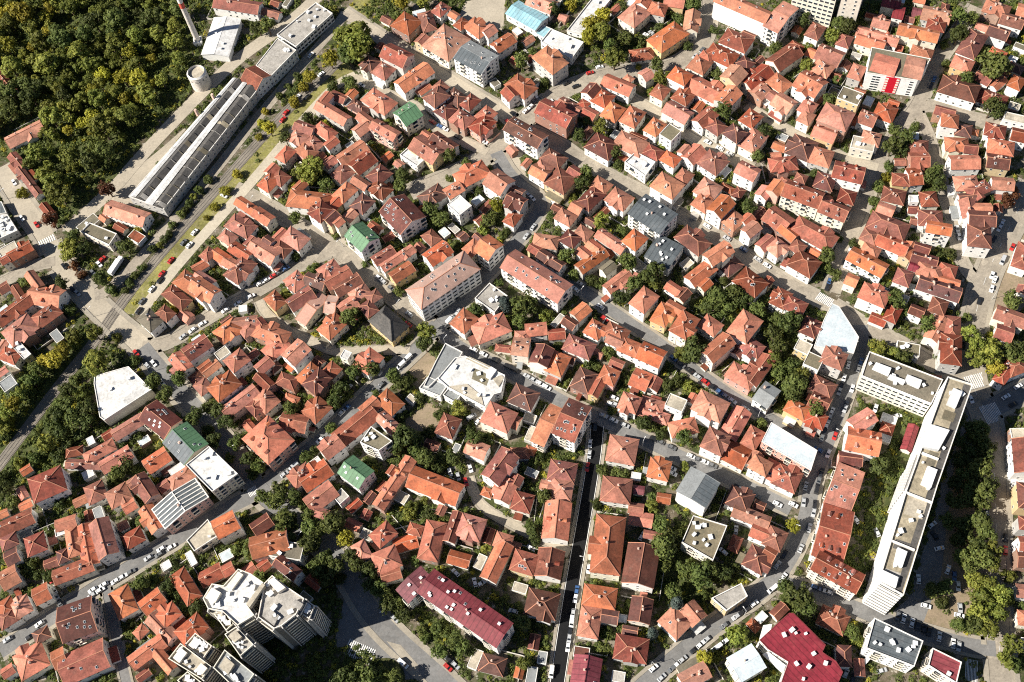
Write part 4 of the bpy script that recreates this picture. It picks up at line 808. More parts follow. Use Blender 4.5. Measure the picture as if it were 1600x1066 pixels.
# ------------------------------------------------------------------ houses: midline ends, width (in 4x crops of the 16 picture tiles), roof type, storeys, colour
HD = {
(0,0): "1350 30 1620 34 70 g2o;50 880 260 800 70 g1o;60 975 140 1050 60 g1r;-10 450 75 570 50 g1r",
(1,0): """80 110 190 120 45 g1r;190 120 340 -10 50 g2r;870 175 1010 120 130 h2o;1060 80 1080 190 80 h2o;1105 80 1205 40 70 h2o;1220 75 1255 115 50 g2o;1240 160 1330 140 60 h2r;1330 140 1430 210 90 h2o
1410 200 1500 190 70 g2s;1490 300 1600 240 70 g2o;1480 250 1560 190 60 f3w;815 320 965 370 100 g3r;655 410 760 385 90 h2o;740 440 850 470 100 h2r;850 545 1060 455 90 g2o;695 600 845 670 100 h2o
400 650 560 760 70 g2o;400 640 470 590 55 g2o;470 595 560 620 50 g1r;565 600 630 575 50 g1o;590 650 690 690 60 h1r;1010 610 1140 630 130 h3o;1115 560 1190 530 70 h2o;1190 590 1310 630 90 h2o;1290 640 1385 640 100 h2r
1120 700 1240 690 90 h2r;1210 750 1360 740 100 h2o;1310 830 1480 800 100 h2r;1385 720 1490 715 100 h2o;1520 600 1600 650 90 g2o;620 830 700 780 70 g2o;650 720 710 770 60 g2o;240 790 360 800 60 g2r;380 790 480 850 70 h2o
225 840 300 880 80 h2r;300 900 420 900 80 h2o;440 920 500 870 50 g2o;250 930 380 960 90 h2o;140 970 230 960 100 h2o;480 980 610 910 70 g2r;520 1000 680 920 80 g2o;600 1055 730 980 100 g2r;420 1030 500 1000 60 g2o
730 1060 830 1040 70 g2o;990 900 1150 970 110 g2r;1105 860 1240 925 70 g2d;1290 1060 1450 1010 80 g2o;1510 930 1580 940 50 g1s;1030 240 1000 300 70 g2o;1060 1000 1160 960 60 g1o;360 1010 420 965 40 g1o;760 300 800 290 60 g1r""",
(2,0): """110 0 260 40 80 g2o;690 100 840 90 140 h2o;850 70 970 40 90 h2r;770 20 880 -20 80 g2o;960 0 1070 25 60 g2o;880 290 1060 200 110 h2o;980 300 1070 300 70 g2r;910 350 1000 350 80 h2o;740 385 880 375 70 h1o
650 130 700 130 40 h1r;1170 90 1175 210 90 g2s;1305 240 1500 270 110 h2o;1230 320 1390 370 90 h2o;1170 350 1260 360 60 h2o;1110 410 1240 400 110 h2o;1270 410 1390 390 70 h2o;1410 390 1510 400 70 h2o;1325 490 1450 450 120 g3s
1460 530 1600 440 90 g2r;1490 600 1600 580 110 g2o;985 460 1115 490 90 h3r;1115 520 1320 610 100 g2o;1005 600 1130 610 90 h2o;1140 625 1240 640 50 g1r;1320 640 1440 560 110 g3s;845 620 955 615 100 h2o;950 680 1095 750 90 g2s
810 450 860 420 70 g2s;640 530 820 590 80 g2s;695 470 750 485 40 h1o;450 590 545 550 90 g2o;505 630 630 600 100 h2o;300 640 420 700 70 g1o;415 650 480 650 50 h1r;450 690 520 730 60 g1r;140 700 340 790 110 g3o
570 710 690 690 120 h2o;690 730 815 730 130 h2o;840 800 945 790 110 h2s;930 840 1050 820 90 f3k;1095 770 1200 710 70 g2r;1150 790 1260 720 80 g2o;1435 740 1550 740 110 h2r;1220 800 1330 810 90 h2o;1320 840 1450 840 100 h3d
430 900 600 970 130 h2o;660 870 820 930 100 h2s;740 850 830 880 50 g1r;835 935 930 970 70 h2o;930 1000 1050 990 80 h2o;925 1040 1010 1040 60 f1b;1070 990 1200 940 100 g2r;1040 955 1120 930 60 g2o;1170 1020 1340 1010 130 h2o
1400 950 1590 900 120 h2o;1425 1040 1560 1040 90 h2s;190 970 330 1010 90 h2r;140 1040 250 1060 80 h2o;330 1050 440 1050 70 h2o;0 520 140 600 110 h2o;-30 650 60 640 50 g1o;140 390 360 440 130 h3s;-20 270 30 240 50 g2o;0 370 40 390 50 g1r""",
(3,0): """245 200 345 190 110 h2r;435 250 520 260 80 h2r;650 160 760 130 80 g2o;710 30 830 10 70 g2m;780 80 850 80 80 g2m;900 80 960 80 60 g1m;860 110 910 130 40 g1o;970 80 1130 110 80 g2s;990 170 1110 150 80 h2r;850 200 1090 240 70 g3s
570 190 800 265 60 g2o;560 240 720 290 60 g2o;790 270 830 320 50 g1o;820 270 910 285 50 g1o;25 400 180 320 100 g2r;250 320 300 345 50 g1o;310 325 460 370 105 g2o;270 430 410 420 110 h2o;400 450 440 500 60 g1r;450 420 510 400 60 g1r
510 450 600 450 105 h2s;180 500 350 550 135 g3o;0 500 140 540 95 h2o;-10 450 50 470 60 g2o;0 600 50 600 90 g2o;15 650 165 660 110 g2o;440 590 590 610 90 f3k;195 690 300 650 90 h2o;155 770 265 750 80 h2o;340 700 510 760 120 h3o
565 750 680 730 105 g2r;690 740 830 710 125 h2o;275 820 410 880 90 g2s;420 850 490 850 70 h1d;120 930 300 920 155 h2r;255 990 405 970 125 h2o;20 1040 170 1010 80 h2o;610 880 730 890 90 h2o;550 940 690 970 80 f2c;460 1050 590 1050 60 g2o
870 930 1000 900 95 h2r;890 1000 1000 1000 85 g2o;1310 40 1490 30 95 h2o;1460 110 1590 150 70 g2r;1375 185 1500 220 70 g2d;1210 330 1340 220 110 h2r;1380 330 1490 340 60 h2o;1500 375 1560 365 50 f1w;1145 400 1285 400 90 h2o
1065 560 1290 630 110 h2d;1300 470 1390 510 60 g1o;1400 540 1480 500 50 g1o;1510 520 1600 510 100 h2o;1500 420 1600 430 60 h1r;1325 600 1480 640 80 h1r;1480 720 1620 760 50 f2c;1060 730 1150 800 105 h3o;1050 680 1160 715 50 g2r
1170 830 1270 800 95 h2d;1085 930 1230 890 105 h2o;1230 900 1300 960 70 g2r;1355 830 1485 800 100 h2o;1370 930 1540 910 105 h2o;1520 840 1620 850 80 g2o;1130 1020 1300 1020 80 g2o;1370 1000 1500 1020 80 g2r;1560 60 1620 70 70 g1o;1260 830 1310 820 40 h1s""",
(0,1): """95 -20 215 150 50 g1r;250 230 300 290 50 g1o;470 370 570 280 60 f1k;815 400 890 430 60 f1r;80 580 220 510 65 g2r;0 590 50 590 60 g2r;0 520 100 470 50 f2c;180 650 250 730 60 g2o;210 780 400 790 110 g2o;0 950 190 790 75 g2r;90 730 130 800 50 g1r
210 950 360 870 85 h2r;40 1050 210 950 120 h2o;1490 190 1610 270 60 g2s;1430 330 1580 370 90 h2r;1365 420 1480 420 75 h2s;1450 480 1560 540 70 g2o;1530 470 1600 430 55 g2o;1260 530 1340 520 80 h2r;1340 510 1420 570 65 g2o;1210 620 1290 580 45 g1o
1400 570 1490 600 60 g2o;1400 700 1600 620 125 h2o;1120 670 1260 750 105 h2o;1225 660 1330 710 60 g2s;1280 720 1420 800 105 g3o;1060 740 1150 850 85 h2o;980 890 1090 900 80 h2r;1010 960 1100 1010 60 g1r;1195 900 1255 940 70 g1o
855 960 1010 960 110 h2k;1340 1020 1510 990 120 h2o;1460 955 1600 950 65 g2o;1500 1010 1600 990 70 h2o;0 720 60 690 60 g1r;640 300 660 300 60 g1o""",
(1,1): """10 100 120 110 125 h2o;60 15 140 -20 60 g2o;100 60 200 40 90 h2r;130 200 390 210 105 h2o;230 110 320 90 60 g2o;490 170 620 110 90 h2o;450 230 530 190 70 g2o;480 20 600 20 110 h2r;610 60 700 100 55 g2o;700 40 840 20 105 h2r
700 120 850 120 95 h2o;600 230 730 190 100 h2d;545 300 630 270 65 g2o;320 300 440 240 110 h3r;420 310 520 280 85 g3d;370 335 450 335 70 h3r;490 340 540 310 50 g3s;1030 190 1180 130 100 h2r;1190 150 1280 100 70 g2o;1260 50 1440 0 95 h2o
1440 60 1600 90 140 g3o;1215 200 1330 240 105 f3w;1540 330 1600 280 75 g2o;1300 500 1410 470 85 h3s;1070 560 1200 480 95 g3o;1040 410 1150 430 80 h1r;1000 470 1050 490 45 g1o;950 510 1010 520 40 g1r;710 600 830 530 65 g2r;750 650 940 530 55 g2o
830 690 950 620 70 g2o;1195 960 1350 940 125 h2o;1365 1030 1560 970 120 h2o;0 510 160 590 105 g2o;40 440 110 450 65 g2r;100 490 220 500 85 h2r;120 430 180 380 45 g2o;180 420 310 470 95 h2s;0 260 90 320 70 g2o;390 640 520 600 85 h2o
450 690 600 620 80 g2o;500 750 650 680 75 g2r;190 700 310 690 120 h2s;310 680 430 710 75 g2d;590 790 700 740 75 h2r;690 790 780 790 75 h2r;660 870 750 860 105 h2r;475 800 530 850 75 g2o;520 870 630 820 80 g2o;110 770 120 890 105 h2o
210 840 350 770 80 g2r;385 1030 560 970 120 h2o;0 1000 190 1050 90 h2s;0 940 50 970 65 g2r;840 700 900 660 40 g1o""",
(2,1): """110 0 230 30 80 g2s;220 60 390 70 145 h2o;345 10 440 25 80 g2r;0 110 100 140 60 g2r;0 210 130 240 95 g3o;0 330 90 340 105 h2r;490 100 620 90 90 h2s;430 210 560 140 85 h2r;360 240 450 230 75 g2s;590 190 750 170 115 h2o
880 120 1080 150 135 h3s;1010 60 1130 30 85 h2o;1150 110 1300 130 125 h2s;1095 240 1225 240 105 h2o;1200 290 1360 230 120 g3o;1395 10 1550 0 100 g3s;1530 150 1620 130 80 g2o;1325 360 1440 310 105 h2s;1440 330 1500 290 65 g2s;1420 420 1540 400 85 g3r
1050 400 1210 480 100 h2r;1200 440 1340 500 60 h3o;1220 550 1360 490 85 g3o;1290 600 1430 580 115 h1r;1530 520 1600 450 80 g2r;1570 560 1620 540 60 g2o;1390 680 1590 720 135 h3o;1110 690 1250 600 85 g2o;1160 720 1250 710 65 g2o
705 430 830 440 120 h3o;540 400 700 490 65 g2o;310 440 420 420 105 h2o;390 400 500 390 85 h2o;460 480 560 480 75 g2o;400 520 500 520 60 g2s;390 630 570 550 70 g2o;570 520 650 510 60 g1o;100 490 190 500 60 g2r;140 440 280 450 75 h2s
180 530 320 610 65 g2r;270 290 400 300 85 h2o;250 230 310 240 40 g1d;530 780 670 680 70 g2o;690 720 790 670 55 g2o;560 630 640 590 60 g2k;700 870 880 840 125 h3s;830 990 960 890 115 h2o;950 870 1080 860 80 g2o;960 1000 1150 950 130 h3o
1170 970 1310 970 105 h2o;1350 1000 1560 950 150 h3o;1030 800 1110 760 70 g2o;970 720 1050 760 55 g2s;370 900 490 870 85 g2o;310 960 410 950 65 g2d;90 1000 210 990 70 g2o;20 1050 110 1040 75 h2o;230 1040 330 1010 65 g2r;350 1050 430 1040 60 g2o
460 1010 580 980 110 h2o;570 1030 730 1000 105 h2o;740 570 830 610 70 f1c;900 740 970 760 50 f1x;480 200 520 190 40 f1k""",
(3,1): """0 130 100 90 90 g3o;0 270 130 350 115 g2o;90 350 160 430 60 g2r;160 360 410 440 105 h2r;0 500 110 460 105 h2o;140 490 230 470 80 h2r;250 520 330 510 80 g1o;120 600 310 640 140 h2o;290 80 420 60 115 h2r;450 20 640 80 110 g3o
450 190 550 150 105 h2r;170 60 240 40 60 h2r;780 80 880 40 95 h2r;880 50 950 30 105 g2r;710 170 860 150 105 h2r;675 250 790 250 95 g2o;950 170 1060 190 95 h2r;640 320 860 380 105 h2r;945 300 1085 300 95 h2r;580 410 690 420 80 h2r
690 420 860 500 85 g2o;580 500 700 510 80 h2r;455 690 540 690 80 g2o;570 770 760 790 115 h3o;840 540 910 470 65 g2o;910 480 1010 500 60 g2r;900 550 1050 570 70 g2o;940 620 1080 640 75 h2o;1080 580 1160 670 95 h2o;880 610 940 600 60 g2m
1040 680 1190 710 50 g2o;790 690 900 650 105 h2r;950 700 1190 780 85 g2d;1010 850 1120 850 105 h2r;880 880 980 880 70 g2d;720 920 810 930 115 h2r;580 930 670 970 55 g1r;1010 1050 1100 940 90 g2o;1140 920 1150 1060 105 h2o
1140 90 1280 70 95 h2o;1150 170 1250 150 50 g2r;1260 150 1370 90 75 h2r;1400 110 1530 60 100 g2o;1200 170 1230 280 95 g2o;1270 240 1390 240 60 g2o;1260 310 1430 330 95 g3o;1240 450 1390 450 145 h3o;1560 600 1620 470 95 h2o;1560 760 1620 740 70 g1o
1410 880 1580 950 80 g2r;1420 1010 1530 1030 95 g2r;200 1000 330 960 110 h2d;20 830 140 770 105 h2r;90 860 240 830 105 h2r;-20 700 20 690 50 g2r;1420 220 1460 260 45 g1r;880 250 930 240 55 g1r;900 310 940 330 45 g1r;890 190 930 170 60 f2w""",
(0,2): """10 80 110 110 75 h2r;60 0 180 90 40 f2w;0 270 100 270 95 f3g;0 200 30 190 50 g2o;715 590 890 490 65 g2o;640 600 710 580 45 g1r;420 700 510 690 50 h1r;535 720 710 670 65 h1o;640 790 810 700 75 g2o;430 760 640 790 40 g1r
530 870 570 800 60 f1w;900 780 1060 720 105 g2o;220 1000 370 800 180 h3r;140 820 190 800 40 g1o;535 950 660 950 140 h2r;680 1000 800 940 105 h2o;800 900 870 870 55 g2o;860 860 950 980 95 g3r;990 920 1060 900 65 g2r;1060 890 1200 830 75 h2o
1060 820 1150 790 40 f1w;1140 930 1250 890 80 f1w;860 1020 940 1085 95 g2o;770 1050 850 1020 70 g2o;1080 100 1160 190 85 g2o;1160 80 1300 10 85 g3o;1240 180 1330 150 60 g2o;1350 100 1430 60 60 f2c;1280 210 1360 140 50 g2s;1410 140 1550 110 115 h3o
1190 250 1280 220 80 h1r;1230 310 1310 270 85 h2o;1320 330 1480 240 120 h3o;1300 360 1400 370 65 g2o;1400 440 1600 320 75 g2o;1560 440 1620 410 85 h2r;1390 0 1480 -10 60 g2o;1050 960 1100 910 50 f1c""",
(1,2): """50 80 200 10 105 h2o;0 180 100 130 75 g2o;80 180 150 150 60 h1r;170 100 330 50 120 g3o;10 220 90 290 65 g2o;0 300 40 330 60 g1r;145 240 250 270 75 h2r;260 250 400 180 100 h2o;300 280 460 230 120 h3r;420 190 520 190 105 h2o;0 400 120 350 140 h2o
300 470 460 420 140 h2o;200 540 360 560 105 g2r;625 120 800 90 130 h2o;400 690 540 640 115 g3o;490 620 720 450 110 g2r;620 440 740 380 95 g2o;750 370 920 400 115 h2o;780 470 880 570 70 g2s;230 900 330 790 105 h2o;290 890 450 800 105 g2o
330 1030 480 930 105 g2o;490 990 570 960 80 f2x;770 1030 960 750 70 g2o;760 940 830 900 55 g1r;820 830 880 800 50 g2r;980 850 1260 970 130 g2o;870 970 950 990 75 f1c;1435 450 1600 510 135 h3s;1130 570 1270 500 125 h2r;1060 650 1140 660 50 g1r
1310 670 1450 690 100 g2o;1450 850 1600 720 115 g3o;1520 1000 1600 880 105 g2o;1420 950 1470 950 50 h1o;340 800 400 740 60 f2w;190 860 230 830 60 f1w;540 70 590 60 60 f2w;950 360 990 370 40 f1c""",
(2,2): """0 60 110 20 125 g3s;120 130 250 60 125 g3o;210 180 360 110 120 h2o;340 20 500 60 95 h2r;330 90 390 130 60 g1d;500 60 560 100 40 g1o;390 300 510 200 130 h2r;500 340 560 250 60 g2o;560 200 650 240 95 h2o;660 50 820 40 105 h2o;590 -10 700 10 70 g2o
780 100 960 80 130 g3o;620 130 690 160 50 g1r;750 230 860 260 115 g1s;850 300 920 240 90 g1r;680 420 790 360 130 h2o;810 400 940 410 75 h1r;800 440 970 490 60 h1o;960 390 1090 390 95 f2c;1095 380 1160 350 50 g1o;1130 420 1350 400 160 h3o
1190 140 1350 50 100 g3o;1330 200 1490 250 100 h2o;1490 260 1600 110 85 g2o;1430 20 1570 60 95 h2r;1380 80 1450 60 70 g1r;1350 600 1440 440 105 g2o;1470 660 1540 560 95 h2o;960 610 1110 560 95 h2o;1100 530 1210 570 65 g2o;1170 690 1330 640 160 h3r
1300 700 1490 740 150 g2o;1480 780 1550 710 75 g2o;1490 800 1620 830 105 h3s;0 340 180 350 140 h2o;70 480 150 490 60 f1c;-20 520 50 500 90 g2o;230 820 400 820 130 h2o;240 940 380 920 150 h2o;190 910 230 900 60 g1o;0 710 100 700 60 h1r
90 690 140 690 40 h1o;0 900 50 850 75 g2r;0 1030 130 990 130 h2o;620 650 790 700 165 h2o;565 930 740 940 150 h2o;850 820 990 790 140 h2o;775 940 810 930 50 g1m;750 860 800 840 60 f1w;1340 1000 1510 980 150 h2r;1510 1030 1580 1040 60 g1r;730 1050 820 1050 60 g1o;1010 490 1060 470 50 f1q""",
(3,2): """70 470 230 440 110 h2o;200 560 350 550 115 h2o;-30 800 90 830 130 g2o;30 930 210 950 160 h2r;340 120 500 100 130 h3r;230 120 340 140 95 f3k;270 290 440 290 115 h2r;290 370 420 400 110 g2r;0 80 40 80 60 g1o;510 530 640 470 95 g3o;500 610 690 650 135 g3o
600 530 700 540 85 h2r;710 540 780 560 60 h1r;500 690 640 720 65 f2w;450 740 580 740 70 g2d;710 480 800 510 60 f1w;705 590 765 620 60 f1w;860 680 910 540 50 g1m;1500 580 1600 590 90 f2c;1540 650 1550 860 170 g3r;1560 880 1570 1030 160 h3d
1170 0 1180 180 125 h3r;980 100 1050 -30 60 g2o;830 20 970 40 75 f2k;1480 170 1620 170 95 h2r;1430 330 1500 200 75 h2r;170 30 270 50 80 f2c""",
(0,3): """0 110 200 30 85 g2r;0 190 110 180 95 h2r;40 300 110 260 80 g2o;0 420 120 400 140 g2o;160 210 285 190 130 h2r;355 80 470 60 65 g2o;460 100 455 270 75 h2o;540 90 555 330 95 g2o;360 280 430 270 85 h2r;390 370 500 310 80 g2r;410 410 650 340 90 g2o
430 430 460 510 60 g2o;640 90 700 300 125 g3o;810 200 950 180 115 h2r;740 80 800 90 60 g1r;910 20 1000 150 95 g2o;1330 90 1490 70 140 g3o;215 530 320 510 120 g2o;0 640 80 560 110 h2o;80 620 210 590 130 h2o;0 720 130 680 110 h2r
740 480 790 640 130 h2o;870 560 1030 560 120 g2o;1090 400 1230 530 100 h2o;980 670 1120 620 115 h2o;930 680 1090 770 90 g2o;1100 760 1290 710 140 h3o;820 930 1020 820 85 g2o;970 880 1080 980 65 g2o;1250 420 1390 370 95 g1r;1390 370 1460 350 75 g2o
100 960 290 900 180 h2o;210 780 310 760 85 h2r;420 980 690 900 180 g2r;340 930 400 900 110 g2r;1005 340 1070 330 60 f1w;20 1010 80 980 60 g2o;350 120 400 130 60 f2w;850 980 910 960 60 f1c""",
(1,3): """20 170 240 130 130 g3o;-20 110 90 50 85 g3r;100 230 290 240 100 f3k;130 310 260 390 75 g3d;10 340 90 330 65 g1r;720 160 870 120 120 h2o;600 220 720 270 100 h2o;730 280 900 320 165 h2o;790 400 900 390 60 g2o;870 220 1000 170 80 g1r
950 130 1040 90 70 h2o;1110 70 1090 290 115 h2o;1210 180 1260 10 65 g2r;1250 110 1430 80 160 h2o;1210 280 1330 310 75 g1o;1430 400 1580 220 95 g2o;1490 180 1600 180 95 h2o;1400 960 1560 950 120 h1d;1340 970 1400 870 50 f1c;360 0 440 20 50 g2o;660 130 740 160 60 f1c""",
(2,3): """320 10 310 240 160 g2o;280 230 270 410 170 g2r;165 310 160 430 45 f2s;110 570 320 560 180 h2o;10 350 140 280 165 h2o;610 40 590 370 170 h3o;810 210 800 460 200 g3r;740 30 870 60 75 g1o;455 520 640 540 120 h2o;490 600 480 780 125 h2o;560 630 660 680 85 g2d
810 540 800 690 130 g2d;640 860 850 850 160 h2o;790 740 760 990 95 g2o;950 740 1140 760 180 h2o;1110 660 1250 720 140 g2r;470 910 460 1080 170 g2m;390 870 480 880 60 f1d;1390 0 1600 60 75 g2o;1500 110 1600 150 80 g2o;1470 350 1600 260 155 h2r
1060 1050 1220 1000 100 g2s;190 870 190 950 55 f1g;0 200 40 240 70 g1r;660 650 710 680 50 f1q""",
(3,3): """30 640 110 600 50 g1o;310 690 500 660 150 h1r;440 900 510 900 120 h2r;0 150 100 200 120 h2o;0 300 60 340 110 g2r;1500 50 1620 40 85 h3r;1490 160 1620 160 85 g3r;1520 270 1620 270 115 g2r;1540 490 1620 490 80 g2o;1540 700 1620 650 115 h2o;1540 830 1620 800 60 f2x""",
}
COLW = {'o': 'bright orange', 'r': 'rust-red', 'd': 'dark brown-red', 's': 'pale salmon', 'm': 'crimson', 'p': 'pinkish', 'k': 'olive', 'w': 'white', 'g': 'grey', 'c': 'cream', 'b': 'pale blue', 'x': 'concrete-grey', 'q': 'pale metal'}
SHW = {'g': 'gabled', 'h': 'hipped', 'f': 'flat-roofed'}
WALLW = {'w': 'white', 'c': 'cream', 'b': 'brick', 'g': 'grey', 'p': 'pink', 'y': 'ochre'}
hs = []
for (tc, tr), txt in HD.items():
    y0 = (0, 266, 532, 800)[tr]
    for ent in txt.replace('\n', ';').split(';'):
        e = ent.split()
        if len(e) != 6: 
            if e: print('BAD', ent)
            continue
        a, b, c, d, w = map(float, e[:5]); st, fl, rc = e[5]
        P = (tc*400+a/4, y0+b/4); Q = (tc*400+c/4, y0+d/4)
        h = {'1': 3.5, '2': 6.9, '3': 10.2, '4': 13}[fl]+R.uniform(-.35, .5)
        if st == 'f' and fl == '1': h = R.uniform(2.7, 3.3)
        cx, cy, ang, L, Wd = rect_of(P, Q, w/4, h)
        Wd = max(min(Wd, L*1.7, 20), 4); L = max(L, 5)
        hs.append([cx, cy, ang, L*1.08, Wd*1.05, h, st, rc])
# houses follow the street grid: the street directions round a house give the local grid
_rt = np.concatenate([np.arctan2(np.gradient(r_[4][:,1]), np.gradient(r_[4][:,0])) for r_ in RD if r_[0] not in ('alley', 'side street')])
_rp = np.concatenate([r_[4] for r_ in RD if r_[0] not in ('alley', 'side street')])
_rw = np.concatenate([np.full(len(r_[4]), 4.0 if r_[0] == 'black street' else 1.0) for r_ in RD if r_[0] not in ('alley', 'side street')])
own = [a[2] for a in hs]
for n_it in range(2):
    sm = []
    for i, a in enumerate(hs):
        d = np.hypot(_rp[:,0]-a[0], _rp[:,1]-a[1]); w = _rw/(d+8)**2.2*(d < 110); sx, sy = float((w*np.cos(4*_rt)).sum()), float((w*np.sin(4*_rt)).sum()); n0 = hypot(sx, sy) or 1
        sx, sy = sx/n0*1.0, sy/n0*1.0
        for b, o in zip(hs, own):
            d = hypot(a[0]-b[0], a[1]-b[1])
            if d < 34 and b[6] == 'g' and max(b[3], b[4]) > 1.45*min(b[3], b[4]): w = (1-d/34)*1.1; sx += w*cos(4*o); sy += w*sin(4*o)
        sm.append(atan2(sy, sx)/4)
for a, t in zip(hs, sm):
    df = (t-a[2]+pi/4) % (pi/2)-pi/4; asp = max(a[3], a[4])/min(a[3], a[4])
    k = 1.0 if asp < 1.5 else .8 if abs(df) < radians(22) else .15
    df *= k; a[2] += df
    if asp < 1.5:
        s_ = 1/(abs(cos(df))+.75*abs(sin(df))); a[3] *= s_; a[4] *= s_
# keep them off the streets
_rh = np.concatenate([np.full(len(r_[4]), r_[1]+.6*r_[3]) for r_ in RD]); _ra = np.concatenate([r_[4] for r_ in RD])
for a in hs:
    for it in range(4):
        worst = None
        rc_ = rect_corners(a[0], a[1], a[2], a[3], a[4])
        for (x, y) in rc_+[((rc_[i][0]+rc_[i-1][0])/2, (rc_[i][1]+rc_[i-1][1])/2) for i in range(4)]:
            d = np.hypot(_ra[:,0]-x, _ra[:,1]-y)-_rh; i = int(d.argmin())
            if d[i] < .2 and (worst is None or d[i] < worst[0]): worst = (d[i], i)
        if worst is None: break
        dx, dy = a[0]-_ra[worst[1]][0], a[1]-_ra[worst[1]][1]; n0 = hypot(dx, dy) or 1; m_ = min(1.6, .3-worst[0])
        a[0] += dx/n0*m_; a[1] += dy/n0*m_; a[3] *= .985; a[4] *= .985
# drop rectangles that repeat another building
def overlap(p, q):
    n = 0
    for i in range(5):
        for j in range(5):
            u, v = (i+.5)/5, (j+.5)/5
            x = (1-u)*(1-v)*p[0][0]+u*(1-v)*p[1][0]+u*v*p[2][0]+(1-u)*v*p[3][0]; y = (1-u)*(1-v)*p[0][1]+u*(1-v)*p[1][1]+u*v*p[2][1]+(1-u)*v*p[3][1]
            n += inpoly(x, y, q)
    return n/25
hs.sort(key=lambda a: -a[3]*a[4]); keep = []
for a in hs:
    rc_ = rect_corners(a[0], a[1], a[2], a[3], a[4])
    if any(hypot(a[0]-sum(p[0] for p in f)/len(f), a[1]-sum(p[1] for p in f)/len(f)) < 60 and overlap(rc_, f) > .42 for f in FOOT): continue
    FOOT.append(rc_); keep.append(a)
hs = keep
hs.sort(key=lambda a: -(a[3]*a[4])/((CAM_H-a[5])**2+a[0]**2+a[1]**2))
cnt = {}
for cx, cy, ang, L, Wd, h, st, rc in hs:
    small = L*Wd < 62
    if rc in 'or' and st != 'f': rc = R.choices(('o','r','d') if rc == 'o' else ('r','d','o'), (.76,.17,.07) if rc == 'o' else (.78,.16,.06))[0]
    wc = R.choices('wcgbyp', (50, 22, 10, 8, 6, 4))[0]
    rng = random.Random(int(cx*31+cy*17))
    name = 'outbuilding' if small else 'flat_roofed_house' if st == 'f' else 'town_house' if h > 9 else 'house'
    cnt[name] = cnt.get(name, 0)+1
    root = empty(name, cx, cy, 0, ang)
    if st == 'f':
        flat_body(root, [(-L/2,-Wd/2),(L/2,-Wd/2),(L/2,Wd/2),(-L/2,Wd/2)], h, rc, wc, par=.35 if h > 4 else .12, units=0 if small else rng.randint(0,3), rng=rng, thick=.22, wins=h > 4)
    else:
        big = L*Wd > 130
        house_body(root, L, Wd, h, st, rc, wc, rng, chimneys=0 if small else rng.choice((1,1,2,2,3)), sky=0 if small else rng.choice((0,0,0,1,3)), dormers=rng.choice((0,0,0,1,2,4)) if big and st == 'g' else 0,
                   leanto=None if small or rng.random() < .45 else (rng.randrange(4), -rng.uniform(.2,.95), rng.uniform(0,.95), rng.uniform(1.8,3.6), rng.uniform(2.3,2.8), rng.choice('kgrorxwc')), wins=not small or h > 5, two=None, dens=3.8, skip=.25, cross=rng.choice((-1,1)) if not small and L > 8 and rng.random() < (.45 if st == 'h' else .3) else 0, rise=min(Wd/2, L/2)*rng.uniform(.5, .66) if st == 'g' else min(Wd, L)/2*rng.uniform(.5, .64))
    cat = 'shed' if small else 'town house' if name == 'town_house' else 'house'
    tag(root, None, cat, 'sheds and small annexes between the houses' if small else 'tiled houses of the old quarter')
    RECS.append(dict(cls=name, noun=dict(outbuilding='small building', house='house', town_house='tall house', flat_roofed_house='flat-roofed house')[name], short='%s %s %s' % (COLW[rc], SHW[st], 'shed' if small else 'house'), obj=root, px=PX(cx, cy, h), desc='%s %s %s%s' % (COLW[rc], SHW[st], 'shed' if small else 'house', '' if small else ' with %s walls' % WALLW[wc])))
print('houses', cnt)
